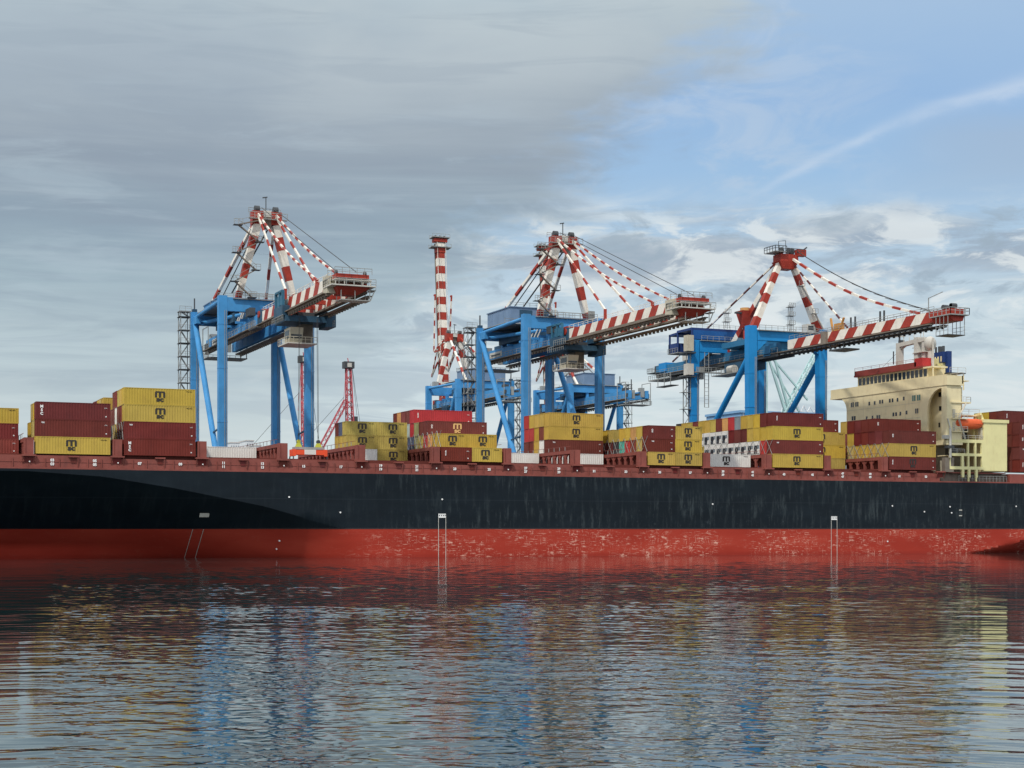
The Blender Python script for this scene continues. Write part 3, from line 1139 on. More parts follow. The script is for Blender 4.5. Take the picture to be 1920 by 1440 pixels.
# solid panel
sidebox(XB, XC, 17.9, 28.4, PLY, .6)
a.box(XB, XC, 0.6, 8, 17.7, 28.3, 'ship_cream')
a.box(XB - .3, XC + .4, -.15, 1.2, 28.4, 29.1, 'ship_yellow_cream')
# frame bars
for (z0, z1) in ((18.1, 18.75), (21.0, 21.6), (23.9, 24.6)): sidebox(XA, XB, z0, z1)
for (x0, x1, z0, z1) in ((106.1, 106.7, 18.75, 21.0), (107.8, 108.2, 18.75, 21.0), (109.7, 110.1, 18.75, 21.0), (111.6, XB, 18.75, 21.0),
                         (XA, XA + .25, 18.75, 23.9), (107.7, 108.1, 21.6, 23.9), (109.7, 110.1, 21.6, 23.9), (111.5, XB, 21.6, 23.9)):
    sidebox(x0, x1, z0, z1)
for x in (106.2, 107.9, 109.9): a.box(x, x + .6, PLY, .5, 16.4, 18.1, 'ship_yellow_cream')
for x in (107.9, 109.95): a.box(x, x + .28, PLY, .4, DK + .26, 16.4, 'ship_yellow_cream')
a.build('side_plating', sh)
a = MB()
a.box(XA, XB, 7.4, 7.8, 17.4, 24.0, 'cabin_cream')
a.box(XA, XB, .5, 4.2, 21.0, 21.2, 'ship_cream')
a.box(XA, XB, .5, 8.2, 24.0, 24.2, 'ship_cream')
a.box(XA, XC, .5, 8.2, 17.3, 17.5, 'deck_red')
a.box(103.4, 105.6, 3.4, 3.9, 17.6, 20.2, 'cabin_cream')
a.box(108.4, 109.3, 2.9, 3.2, 17.6, 20.0, 'cabin_cream')
a.box(104.2, 106.6, 1.8, 3.2, 21.2, 22.9, 'dark_grey')
a.box(XF + 6.7, XB, 5.4, 8.8, 24.2, 28.6, 'dark_grey')
a.box(XA - 1.2, XC + 1, 1.6, 39.7, DK + .05, 17.28, 'walkway_brown')
a.build('inner_deck', sh)
a = MB()
a.rail([(105.4, .15), (XC, .15)], DK + .28, 'galvanised', 1.2, .04, .9)
a.rail([(XA, .2), (107, .2)], 21.6, 'mast_white', .9)
a.rail([(104, 0.2), (112, .2)], 24.6, 'mast_white', .9)
a.rail([(XF + 4.4, 1.5), (XB, 1.5)], 30.2, 'mast_white', 1.1)
a.build('railing', sh)
a = MB()
# davits
for x in (104.0, 111.6):
    a.beam((x, 3.0, 24.2), (x, 2.2, 30.0), .45, .6, 'ship_yellow_cream')
    a.beam((x, 2.2, 30.0), (x, 0.4, 30.3), .45, .5, 'ship_yellow_cream')
a.box(103.4, 112.2, 1.6, 4.2, 29.8, 30.1, 'ship_cream')
a.beam((112.0, 1.0, 30.2), (113.2, .6, 27.0), .5, .5, 'ship_yellow_cream')
a.box(111.6, 114.0, .4, 1.4, 23.9, 27.2, 'cabin_cream')
a.build('davit', sh)
a = MB()
a.cyl((XF + .8, -.2), .28, 20.6, 27.0, 'mast_white', 8)
a.beam((XF + .8, -.2, 27), (XF + .1, -.2, 29.0), .2, .2, 'mast_white')
a.box(XF - .1, XF + 1.7, -.5, .6, 22.6, 23.2, 'dark_grey')
a.box(XF - .9, XF + .3, -.4, .4, 24.6, 25.4, 'galvanised')
a.beam((XF + 2.6, .4, 25), (XF + 2.2, .3, 33.5), .3, .3, 'ship_cream')
a.box(XF - .3, XF + 2.0, .1, 1.2, 17.5, 20.6, 'walkway_brown')
a.build('provision_crane', sh)

# lifeboat, hung from the davits
lb = thing('lifeboat', 'enclosed orange lifeboat hanging beside the cream ship housing', 'lifeboat', (108.0, 1.2, 28.1))
me = bpy.data.meshes.new('canopy')
v, f = [], []
NS, NP = 18, 14
for i in range(NS + 1):
    t = -1 + 2 * i / NS
    w = 1.4 * (1 - abs(t) ** 7) ** .5 * (1 - .12 * t * t) + .02
    up = 1.12 * (1 - abs(t) ** 9) ** .5 * .95 + .02
    dn = 1.15 * (1 - abs(t) ** 5) ** .6 + .02
    for j in range(NP):
        p = 2 * math.pi * j / NP
        s, c = math.sin(p), math.cos(p)
        s = math.copysign(abs(s) ** .75, s)
        z = (up * s if s > 0 else dn * s)
        v.append((4.35 * t, w * math.copysign(abs(c) ** .5, c), z))
for i in range(NS):
    for j in range(NP):
        k = (j + 1) % NP
        f.append((i * NP + j, (i + 1) * NP + j, (i + 1) * NP + k, i * NP + k))
me.from_pydata(v, [], f)
me.materials.append(MATS['boat_orange'])
me.polygons.foreach_set('use_smooth', [True] * len(f))
me.update()
link('boat_hull', me, lb)
a = MB()
a.box(-3.6, 3.6, -1.42, -1.28, -.12, .1, 'boat_orange')
a.box(-2.6, -1.4, -.5, .5, 1.05, 1.6, 'boat_orange')
for i in range(4): a.box(-1.6 + i * 1.1, -1.1 + i * 1.1, -1.30, -1.1, .35, .62, 'glass_dark')
a.build('boat_cabin', lb)
a = MB()
for x in (-3.6, 3.5): a.beam((x, 0, .9), (x, .6, 2.0), .07, .07, 'rope')
a.build('fall', lb)

# ------------------------------------------------------------------ containers
CM = {'Y': 'yellow', 'y': 'yellow', 'd': 'yellow_dull', 'M': 'maroon', 'B': 'brown_red', 'R': 'bright_red', 'W': 'white_box', 'w': 'white_box',
      'G': 'grey_box', 'L': 'slate_blue', 'T': 'teal', 'O': 'orange_tan', 'D': 'dark_box', 'F': 'white_box', 'V': 'olive', 'P': 'pale_green'}
CN = {'Y': 'yellow', 'y': 'yellow', 'd': 'dull yellow', 'M': 'maroon', 'B': 'brownish red', 'R': 'bright red', 'W': 'white', 'w': 'white', 'G': 'grey',
      'L': 'slate blue', 'T': 'teal green', 'O': 'orange tan', 'D': 'dark', 'F': 'white reefer', 'V': 'olive', 'P': 'pale green'}
_cm = {}


def container_mesh(L, H):
    if (L, H) in _cm: return _cm[(L, H)]
    W = 2.44
    m = MB()
    K = 'yellow'
    p = .13
    for x in (0, L - .2):
        for y in (0, W - .16): m.box(x, x + .2, y, y + .16, 0, H, K)
    for y in (0, W - .1):
        m.box(.2, L - .2, y + .006, y + .094, 0.0, .17, K)
        m.box(.2, L - .2, y + .006, y + .094, H - .12, H, K)
    for x in (.01, L - .11):
        m.box(x, x + .1, .16, W - .16, 0, .17, K)
        m.box(x, x + .1, .16, W - .16, H - .12, H, K)
    n = int(round((L - .4) / .45))
    st = (L - .4) / n
    for (yo, yi, flip) in ((.02, .055, 0), (W - .02, W - .055, 1)):
        pts = []
        for i in range(n):
            x = .2 + i * st
            pts += [(x, yi), (x + st * .15, yo), (x + st * .5, yo), (x + st * .65, yi)]
        pts.append((L - .2, yi))
        for a_, b2 in zip(pts[:-1], pts[1:]):
            qd = [(a_[0], a_[1], .17), (b2[0], b2[1], .17), (b2[0], b2[1], H - .12), (a_[0], a_[1], H - .12)]
            m.quad(qd if not flip else qd[::-1], K)
    # front wall corrugation on the left end, doors with bars on the right
    n = 7
    st = (W - .32) / n
    pts = []
    for i in range(n):
        y = .16 + i * st
        pts += [(.08, y), (.03, y + st * .15), (.03, y + st * .5), (.08, y + st * .65)]
    pts.append((.08, W - .16))
    for a_, b2 in zip(pts[:-1], pts[1:]):
        m.quad([(a_[0], a_[1], H - .12), (b2[0], b2[1], H - .12), (b2[0], b2[1], .17), (a_[0], a_[1], .17)][::-1], K)
    m.quad([(L - .06, .16, .17), (L - .06, W - .16, .17), (L - .06, W - .16, H - .12), (L - .06, .16, H - .12)], K)
    for y in (.5, .95, 1.5, 1.95): m.box(L - .06, L - .01, y - .02, y + .02, .2, H - .2, K)
    m.quad([(.2, .1, H - .03), (L - .2, .1, H - .03), (L - .2, W - .1, H - .03), (.2, W - .1, H - .03)], K)
    m.quad([(.2, .1, .1), (.2, W - .1, .1), (L - .2, W - .1, .1), (L - .2, .1, .1)], K)
    me = bpy.data.meshes.new('container')
    me.from_pydata(m.v, [], m.f)
    me.materials.append(MATS['yellow'])
    me.update()
    _cm[(L, H)] = me
    return me


def reefer_mesh():
    if 'r' in _cm: return _cm['r']
    m = MB()
    H = 2.9
    m.box(-.02, .02, .2, 2.24, .25, H - .2, 'grey_box')
    m.box(-.05, -.02, .2, 2.24, H - .95, H - .2, 'white_box')
    m.box(-.05, -.02, .2, 1.0, .3, H - 1.7, 'white_box')
    m.tube((-.12, 1.38, 1.32), (-.02, 1.38, 1.32), .58, 'black', 14)
    m.box(-.07, -.03, 1.15, 2.1, .35, .75, 'dark_grey')
    me = bpy.data.meshes.new('cooling_unit')
    me.from_pydata(m.v, [], m.f)
    for n in m.mats: me.materials.append(MATS[n])
    me.polygons.foreach_set('material_index', m.m)
    me.update()
    _cm['r'] = me
    return me


def logo_mesh(mat):
    key = 'logo' + mat
    if key in _cm: return _cm[key]
    m = MB()
    # rounded lower-case m : outer shoulder, three legs
    w, h, t = 1.75, 1.05, .34
    y0, y1 = -.02, .01
    for x in (-w / 2, -t / 2, w / 2 - t): m.box(x, x + t, y0, y1, .0, h - .22, mat)
    m.hexa([(-w / 2, y0, h - .22), (w / 2, y0, h - .22), (w / 2, y1, h - .22), (-w / 2, y1, h - .22)],
           [(-w / 2 + .12, y0, h), (w / 2 - .12, y0, h), (w / 2 - .12, y1, h), (-w / 2 + .12, y1, h)], mat)
    me0 = text_mesh('sc', 1.15, mat, 0.05)
    co = np.empty(len(me0.vertices) * 3)
    me0.vertices.foreach_get('co', co)
    co = co.reshape(-1, 3)
    co[:, 0] *= 1.3
    n = len(m.v)
    m.v += [(c[0], c[1] + .0, c[2] - .42) for c in co]
    for p in me0.polygons:
        m.f.append(tuple(n + i for i in p.vertices))
        m.m.append(0)
    me = bpy.data.meshes.new('logo')
    me.from_pydata(m.v, [], m.f)
    me.materials.append(MATS[mat])
    me.update()
    _cm[key] = me
    return me


ORD = ['', 'first', 'second', 'third', 'fourth', 'fifth', 'sixth', 'seventh', 'eighth', 'ninth', 'tenth', 'eleventh', 'twelfth', 'thirteenth', 'fourteenth', 'fifteenth', 'sixteenth']
# containers wholly behind others are left out: bay.slot.row.tier
HIDDEN = set('''0.0.1.0 0.0.2.0 0.0.3.0 0.0.4.0 1.0.1.0 1.0.2.0 1.0.3.0 1.0.4.0 1.0.5.0 1.0.6.0 1.0.6.1 1.0.6.2 1.0.7.0 1.0.7.1 1.0.8.0 1.0.8.1 1.0.9.0 1.0.9.1 1.0.9.2 1.0.10.0 1.0.10.1 1.0.10.2 1.0.11.0 1.0.11.1 1.0.11.2 1.0.12.0 1.0.12.1 1.0.12.2 1.0.13.0 1.0.13.1 1.0.13.2 4.1.6.0 4.1.7.0 4.2.6.0 4.2.6.1 4.2.6.2 4.2.7.0 4.2.7.1 4.2.7.2 5.1.1.0 5.2.1.0 5.0.7.0 5.0.8.0 5.0.8.1 5.0.8.2 5.0.9.0 5.0.9.1 5.0.9.2 5.0.10.0 5.0.10.1 5.0.10.2 7.0.8.0 7.0.9.0 7.0.10.0 8.0.1.0 10.0.1.0 10.0.2.0 10.0.3.0 10.0.4.0 10.0.5.0 10.0.6.0 10.0.7.0 10.0.8.0 10.0.9.0 10.0.10.0 10.0.11.0 10.0.12.0 10.0.12.1 10.0.12.2 10.0.13.0 10.0.13.1 10.0.13.2 10.0.14.0 10.0.14.1 10.0.14.2 10.0.15.0 10.0.15.1 10.0.15.2 11.0.6.0 11.0.6.1 11.0.6.2 11.0.7.0 11.0.7.1 11.0.7.2 11.0.7.3 11.0.8.0 11.0.8.1 11.0.8.2 11.0.8.3 11.0.9.0 11.0.9.1 11.0.9.2 11.0.9.3 12.0.2.0 12.0.4.0 12.0.6.0 99.0.2.0 99.0.2.1 99.0.2.2 99.0.2.3 99.0.3.0 99.0.3.1 99.0.3.2 99.0.3.3 99.0.4.0 99.0.4.1 99.0.4.2 99.0.4.3 99.0.5.0 99.0.5.1 99.0.5.2 99.0.5.3'''.split())
REG = []
BLK = {-1: 1, 0: 2, 1: 3, 2: 4, 4: 5, 5: 6, 6: 7, 7: 8, 8: 9, 9: 10, 10: 11, 11: 12, 12: 13}


def put(bay, slot, row, tier, code, z, H):
    """bay: index of the lashing bridge left of it; slot 0 = forty foot, 1/2 = twenty foot halves"""
    key = '%d.%d.%d.%d' % (bay, slot, row, tier)
    if key in HIDDEN: return
    L = 12.19 if slot == 0 else 6.06
    if bay == 99: x = 122.1
    else: x = BX(bay) + 1.14 + (6.13 if slot == 2 else 0)
    x += ((row * 7 + tier * 3 + bay) % 5 - 2) * 0.025
    y = 0.1 + 2.5 * row
    o = bpy.data.objects.new('shipping_container', container_mesh(L, H))
    COL.objects.link(o)
    o.location = (x, y, z)
    o.material_slots[0].link = 'OBJECT'
    mat = CM[code]
    if code == 'y' and (row * 5 + tier * 3 + bay) % 4 == 0: mat = 'yellow_dull'
    if code == 'Y' and bay in (3, 4): mat = 'yellow_dull'
    o.material_slots[0].material = MATS[mat]
    where = '%s block from left' % ORD[BLK[bay]] if bay != 99 else 'right of the cream housing'
    sl = {0: '', 1: ' left slot', 2: ' right slot'}[slot]
    tr = ['bottom tier', 'second tier', 'third tier', 'fourth tier', 'fifth tier'][tier]
    rw = 'waterside row' if row == 0 else ORD[row + 1] + ' row inboard'
    lg = ' logo' if code in 'Yw' else ''
    tag(o, '%s%s%s container, %s, %s%s, %s' % ('short ' if slot else '', CN[code], lg, tr, rw, sl, where), 'container', 'shipping containers stacked on the ship')
    # markings
    if code in 'Yw':
        link('logo', logo_mesh('logo_black'), o, (L * .5 + ((row * 3 + tier * 5 + bay * 7) % 5 - 2) * .16, 0.0, H * .5 - .12))
        link('lettering', text_mesh('MSCU 45G1', .2, 'logo_black', .0), o, (L - 1.1, 0.0, H * .86))
    if code == 'F':
        link('cooling_unit', reefer_mesh(), o, (-.03, 0, 0))
    if code in 'MBR' and row < 7:
        k = (bay * 3 + tier + row) % 3
        if (bay, tier, row) in ((1, 0, 0), (0, 2, 0)):
            link('lettering', text_mesh('MSC', 0.63, 'white_mark', .03, vertical=True), o, (.95, 0.0, H * .52))
        elif k == 0: link('lettering', text_mesh('TRITON', 0.27, 'white_mark', .012, rot=True), o, (.85, 0.0, H * .58))
        elif k == 1: link('lettering', text_mesh('TEX', 0.31, 'white_mark', .012), o, (1.1, 0.0, H * .8))
        else: link('lettering', text_mesh('CAI', 0.44, 'white_mark', .015, rot=True), o, (.9, 0.0, H * .6))
        link('lettering', text_mesh('22G1', .22, 'white_mark', .0), o, (L - .8, 0.0, H * .72))
        link('data_plate', text_mesh('■' if False else 'H', .26, 'white_mark', .02), o, (L - .75, 0.0, H * .22))
    if (bay, slot, row, tier) == (5, 0, 3, 2):
        link('logo', logo_mesh('logo_gold'), o, (L * .5, 0.0, H * .5 - .12))
    if (bay, slot, row, tier) == (12, 0, 0, 0):
        link('logo', logo_mesh('logo_black'), o, (L * .5, 0.0, H * .5 - .12))
    REG.append((key, o))


def rows(bay, spec, H=2.88, base=BASE):
    """spec: {(slot,row): 'codes bottom to top'}"""
    for (slot, row), s in spec.items():
        z = base
        for t, c in enumerate(s):
            if c != '.': put(bay, slot, row, t, c, z, H)
            z += H + .02


sp = {(0, r): 'BMY' for r in range(2, 8)}
rows(-1, sp, 2.59)
sp = {(0, 0): 'YMM', (0, 1): 'BdY', (0, 2): 'Bdy', (0, 3): 'By', (0, 4): 'By'}
rows(0, sp)
sp = {(0, 0): 'MMYY', (0, 1): 'MBBy', (0, 2): 'MBBy', (0, 3): 'MyWB', (0, 4): 'MyBB', (0, 5): 'MDB', (0, 6): 'MyD', (0, 7): 'MD', (0, 8): 'MD',
      (0, 9): 'MDyy', (0, 10): 'MDyy', (0, 11): 'MDyy', (0, 12): 'MDyB', (0, 13): 'MDyB'}
rows(1, sp)
rows(2, {(0, 6): 'W'}, 2.59)
sp = {(1, 5): 'WYY', (2, 5): 'YYY', (1, 6): 'WyL', (1, 7): 'WyM', (2, 6): 'yyy', (2, 7): 'yyy'}
rows(4, sp, 2.59)
sp = {(1, 0): 'M', (2, 0): 'Y', (1, 1): 'MY', (2, 1): 'YY', (0, 2): 'BO', (0, 3): 'BRM', (0, 4): 'ByM', (0, 5): 'BVV', (0, 6): 'BLRR',
      (0, 7): 'BLPB', (0, 8): 'BLPB', (0, 9): 'BLLO', (0, 10): 'BLLM'}
rows(5, sp, 2.64)
rows(6, {(0, 6): 'W'}, 2.59)
sp = {(0, 6): 'WMYY', (0, 7): 'WWBy', (0, 8): 'WyyY', (0, 9): 'WBRy', (0, 10): 'WBRR'}
rows(7, sp, 2.72)
sp = {(1, 0): 'YMM', (2, 0): 'YYY', (0, 1): 'Byy', (0, 2): 'BBO', (0, 3): 'BRy', (0, 4): 'BTy', (0, 5): 'BD', (0, 6): 'BMy', (0, 7): 'BMy'}
rows(8, sp, 2.59)
rows(9, {(0, 2): 'w'}, 2.72)
sp = {(0, 0): 'YMYM', (0, 1): 'yRyM', (0, 2): 'yFyy', (0, 3): 'yFyy', (0, 4): 'yFMy', (0, 5): 'yFMG', (0, 6): 'yFMR', (0, 7): 'yFFO', (0, 8): 'yFFB',
      (0, 9): 'yFFy', (0, 10): 'yFFy', (0, 11): 'yyFy', (0, 12): 'yyyB', (0, 13): 'yyyy', (0, 14): 'yyyy', (0, 15): 'yyyD'}
rows(10, sp, 2.80)
sp = {(0, 5): 'yYY', (0, 6): 'yyyM', (0, 7): 'yyyM', (0, 8): 'yyyM', (0, 9): 'yyyM'}
rows(11, sp, 2.80)
sp = {(0, 0): 'MYM', (0, 1): 'MyM', (0, 2): 'MyMM', (0, 3): 'MyMM', (0, 4): 'MyMM', (0, 5): 'MyyM', (0, 6): 'MMBy'}
rows(12, sp, 2.76)
sp = {(0, 0): 'MMMM', (0, 1): 'MMMM', (0, 2): 'MMMMM', (0, 3): 'MMyMM', (0, 4): 'MMMMy', (0, 5): 'MMMMy'}
rows(99, sp, 2.76)

# ------------------------------------------------------------------ ship-to-shore cranes
BLUE = 'crane_blue'


def stripes(n, first=0, duty=.5):
    out, t = [], 0.0
    for i in range(n):
        k = (first + i) % 2
        out.append([duty if k == 1 else 1 - duty, k])
    tot = sum(a[0] for a in out)
    acc_ = 0
    r = []
    for a, k in out:
        acc_ += a / tot
        r.append((min(1, acc_), k))
    return r


def girder_stripes(m, x0, x1, y0, y1, z0, z1, n, shear, mats=('stripe_white', 'stripe_red')):
    """box girder along y with slanted bands; y0 -> y1 is towards the tip"""
    sgn = 1 if y1 > y0 else -1
    L = abs(y1 - y0)
    for i in range(n):
        a, b_ = i / n * L, (i + 1) / n * L
        cl = lambda t: y0 + sgn * max(0, min(L, t))
        lo = (cl(a - shear / 2 if i else 0), cl(b_ - shear / 2 if i < n - 1 else L))
        hi = (cl(a + shear / 2 if i else 0), cl(b_ + shear / 2 if i < n - 1 else L))
        k = mats[i % 2]
        m.quad([(x0, lo[0], z0), (x0, lo[1], z0), (x0, hi[1], z1), (x0, hi[0], z1)], k)
        m.quad([(x1, lo[0], z0), (x1, hi[0], z1), (x1, hi[1], z1), (x1, lo[1], z0)], k)
        m.quad([(x0, hi[0], z1), (x0, hi[1], z1), (x1, hi[1], z1), (x1, hi[0], z1)], k)
        m.quad([(x0, lo[0], z0), (x1, lo[0], z0), (x1, lo[1], z0), (x0, lo[1], z0)], k)
    m.quad([(x0, y1, z0), (x1, y1, z0), (x1, y1, z1), (x0, y1, z1)], mats[1])
    m.quad([(x0, y0, z0), (x0, y0, z1), (x1, y0, z1), (x1, y0, z0)], mats[0])


def legs(root, pts, w, d, z1, w2, d2, mat, brace=None):
    for (x, y) in pts:
        m = MB()
        A = [(x - w / 2, y - d / 2, 5.6), (x + w / 2, y - d / 2, 5.6), (x + w / 2, y + d / 2, 5.6), (x - w / 2, y + d / 2, 5.6)]
        B = [(x - w2 / 2, y - d2 / 2, z1), (x + w2 / 2, y - d2 / 2, z1), (x + w2 / 2, y + d2 / 2, z1), (x - w2 / 2, y + d2 / 2, z1)]
        m.hexa(A, B, mat)
        for dx_ in (.25, .6): m.box(x + dx_, x + dx_ + .08, y - d / 2 - .12, y - d / 2 - .02, 8, z1 - 3, 'galvanised')
        for z in (16, 27, 38, 47):
            t = (z - 5.6) / (z1 - 5.6)
            ww, ddp = w + (w2 - w) * t, d + (d2 - d) * t
            m.box(x - ww / 2 - .05, x + ww / 2 + .05, y - ddp / 2 - .05, y + ddp / 2 + .05, z, z + .16, mat)
        m.build('leg', root)


def bogies(root, pts, mat, along):
    for (x, y) in pts:
        m = MB()
        m.box(x - 4.5, x + 4.5, y - .7, y + .7, 4.0, 5.6, mat)
        for i in range(8):
            m.tube((x - 3.8 + i * 1.09, y - .35, 3.05), (x - 3.8 + i * 1.09, y + .35, 3.05), .44, 'dark_grey', 12)
        m.box(x - 4.2, x + 4.2, y - .5, y + .5, 3.1, 4.0, 'dark_grey')
        m.build('bogie', root)


def stair_tower(root, cx, cy, z0, z1, w=2.3, d=2.6, mat='galvanised'):
    m = MB()
    for sx in (-1, 1):
        for sy in (-1, 1): m.beam((cx + sx * w / 2, cy + sy * d / 2, z0), (cx + sx * w / 2, cy + sy * d / 2, z1), .16, .16, mat)
    z, k = z0, 0
    while z < z1 - 1:
        zt = min(z + 2.9, z1)
        m.box(cx - w / 2 - .3, cx + w / 2 + .3, cy - d / 2 - .2, cy + d / 2 + .2, zt - .1, zt, 'dark_grey' if k % 2 else mat)
        s = 1 if k % 2 else -1
        m.beam((cx - s * w / 2, cy - .5, z), (cx + s * w / 2, cy - .5, zt), .7, .18, mat)
        m.rail([(cx - w / 2 - .3, cy - d / 2 - .2), (cx + w / 2 + .3, cy - d / 2 - .2)], zt, mat, 1.0, .05, 1.2)
        m.beam((cx - w / 2, cy - d / 2, zt), (cx - w / 2, cy + d / 2, z), .08, .08, mat)
        z, k = zt, k + 1
    m.build('stair_tower', root)


def crane_a(label, loc, rz=0, up=False, trolley=-26.0, house=3.7, house_mat='crane_blue_grey', house_w=4.4, back=40.5, tower=True):
    """twin girder crane; local x along the quay, y = 0 at the waterside rail, +y landwards"""
    root = thing('gantry_crane', label, 'crane', loc, rz, 'ship-to-shore gantry cranes')
    G, WB = 9.15, 26.8
    pts = [(-G, 0), (G, 0), (-G, WB), (G, WB)]
    bogies(root, pts, BLUE, True)
    legs(root, pts, 1.75, 1.6, 52.9, 1.75, 1.6, BLUE)
    for y, z0, z1 in ((0, 49.8, 52.6), (WB, 50.1, 52.4)):
        m = MB()
        m.box(-G + .88, G - .88, y - .75, y + .75, z0, z1, BLUE)
        m.box(-G + 2, G - 2, y - 1.3, y - .75, z1 - .3, z1 - .15, 'galvanised')
        m.rail([(-G + 2, y - 1.25), (G - 2, y - 1.25)], z1 - .15, 'galvanised', 1.1, .06, 1.6)
        m.build('crossbeam', root)
    for s in (-1, 1):
        m = MB()
        m.tube((s * G, WB - .8, 51.6), (s * G, .8, 52.1), .42, BLUE, 10)
        m.box(s * G - .5, s * G + .5, WB - 4.2, WB - .8, 50.0, 51.6, BLUE)
        m.build('top_tie', root)
        m = MB()
        m.tube((s * G, WB - .6, 50.8), (s * G, .6, 13.5), .62, BLUE, 12)
        m.beam((s * G, 8.6, 25.4), (s * G, .6, 26.2), .3, .3, 'crane_blue_dark')
        m.build('brace', root)
        m = MB()
        m.tube((s * (G - .8), WB - .8, 50.4), (s * 1.6, .6, 50.2), .4, BLUE, 8)
        m.build('plan_brace', root)
        m = MB()
        m.box(s * G - .8, s * G + .8, .8, WB - .8, 10.5, 12.3, BLUE)
        m.build('portal_beam', root)
    m = MB()
    for y in (0, WB):
        m.box(-G + .9, G - .9, y - .6, y + .6, 5.7, 7.2, BLUE)
    m.build('sill_beam', root)
    # fixed girders
    for s in (-1, 1):
        m = MB()
        x0, x1 = s * 3.0 - .55, s * 3.0 + .55
        m.box(x0, x1, -9.0, back, 46.1, 48.5, BLUE)
        for i in range(9): m.box(x0 - .04, x1 + .04, -6 + i * 5.2, -5.8 + i * 5.2, 46.05, 48.55, BLUE)
        if s < 0: m.box(x0 - .07, x0 - .04, 26.5, 34.0, 46.6, 47.9, 'mast_white')
        if s < 0: m.box(x0 - .09, x0 - .07, 27.5, 33.0, 47.0, 47.4, 'dark_grey')
        xo = s * 4.3
        m.box(min(s * 3.56, xo + s * .5), max(s * 3.56, xo + s * .5), -9, back - 1, 45.75, 45.95, 'walkway_brown')
        m.box(min(s * 3.0, s * 4.0), max(s * 3.0, s * 4.0), -9, back - 1, 45.35, 45.7, 'walkway_brown')
        for i in range(30): m.box(s * 4.0 - .2, s * 4.0 + .2, -8.5 + i * 1.6, -8.0 + i * 1.6, 44.95, 45.35, 'walkway_brown')
        m.rail([(xo + s * .4, -9), (xo + s * .4, back - 1)], 45.95, 'galvanised', 1.1, .05, 2.4)
        for y in (1.2, WB): m.beam((s * 3, y, 48.5), (s * 3, y, 50.2), .9, .9, BLUE)
        m.build('girder', root)
    m = MB()                                         # dark winch and cross frames under the top
    m.box(-4.6, 4.6, 9.5, 26, 49.0, 50.9, 'crane_blue_dark')
    m.box(-2.4, 2.4, 27, 34, 48.6, 49.6, 'crane_blue_dark')
    for y in (5, 7, 9): m.beam((-4, y, 48.6), (-3.4, y - 1.4, 51), .3, .3, 'mast_white')
    for y in (2, 6, 13, 20): m.beam((-5, y, 48.4), (5, y, 48.4), .5, .5, BLUE)
    m.build('winch_frame', root)
    m = MB()                                         # machinery house
    hz = 52.75
    m.box(-6.9, house_w, 13.8, 27.5, hz, hz + house, house_mat)
    m.box(-7.1, house_w + .2, 13.6, 27.7, hz + house, hz + house + .18, 'crane_blue_grey')
    for i in range(4): m.box(-6.95, -6.9, 14.6 + i * 3.3, 14.8 + i * 3.3, hz, hz + house, house_mat)
    m.box(-4.6, -1.4, 13.74, 13.8, hz + .4, hz + house - .5, 'crane_blue_dark')
    m.box(0, 2.6, 13.74, 13.8, hz + .6, hz + house - .6, 'crane_blue_dark')
    m.rail([(-6.9, 13.9), (house_w, 13.9), (house_w, 27.4)], hz + house + .18, 'galvanised', 1.0, .05, 1.6)
    m.rail([(-8.6, 13.2), (8.6, 13.2)], 52.6, 'galvanised', 1.1, .06, 1.8)
    m.box(-8.7, 8.7, 13.0, 28.0, 52.55, 52.7, 'galvanised')
    m.build('machinery_house', root)
    # A frame
    for s in (-1, 1):
        m = MB()
        m.striped((s * 1.95, 0, 68.0), (s * 5.9, 0, 52.6), 2.0, 1.6, [(.16, 0), (.33, 1), (.54, 0), (.73, 1), (.91, 0), (1, 1)], 1.25, 1.2)
        m.build('mast_leg', root)
        m = MB()
        m.striped((s * 1.95, .8, 69.2), (s * 6.5, WB, 52.6), .62, .62, [(.08, 1), (.22, 0), (.34, 1), (.47, 0), (.58, 1), (.72, 0), (.83, 1), (1, 0)], mats=('stripe_white', 'stripe_red'))
        m.build('backstay', root)
        m = MB()
        m.box(s * 1.95 - 1.15, s * 1.95 + 1.15, -1.0, 1.1, 68.0, 70.7, 'stripe_red')
        m.tube((s * 1.95 - .5, 0, 71.2), (s * 1.95 + .5, 0, 71.2), .75, 'dark_grey', 12)
        m.build('sheave_head', root)
    m = MB()
    m.tube((1.2, 2.0, 68.2), (-3.4, 16, 56.0), .17, 'rope', 6)
    m.tube((-1.2, 2.0, 68.2), (-5.2, 24, 53.0), .12, 'rope', 6)
    m.beam((-3.3, -.1, 62), (3.3, -.1, 62), .01, .01, 'rope')
    m.build('strut', root)
    m = MB()
    m.box(-.9, .9, -.9, 1.0, 69.6, 70.9, 'mast_white')
    m.box(-.8, .8, -1.0, .4, 67.2, 69.5, 'walkway_brown')
    m.box(-4.0, 4.0, -1.9, -1.1, 68.9, 69.05, 'galvanised')
    m.rail([(-4.0, -1.9), (4.0, -1.9)], 69.05, 'galvanised', 1.2, .07, 1.1)
    m.rail([(-3.4, 1.3), (3.4, 1.3)], 70.7, 'galvanised', 1.0, .06, 1.1)
    m.build('head_platform', root)
    m = MB()
    m.beam((0, .2, 70.9), (0, .2, 73.8), .16, .16, 'dark_grey')
    m.beam((-.7, .2, 73.7), (.3, .2, 73.9), .22, .22, 'dark_grey')
    m.build('wind_mast', root)
    # zigzag stair on one leg of the A frame
    m = MB()
    zz = [(-.4, 69.0), (-6.3, 67.4), (-1.8, 64.2), (-6.6, 61.7), (-2.6, 58.4), (-7.0, 55.8), (-3.4, 52.7)]
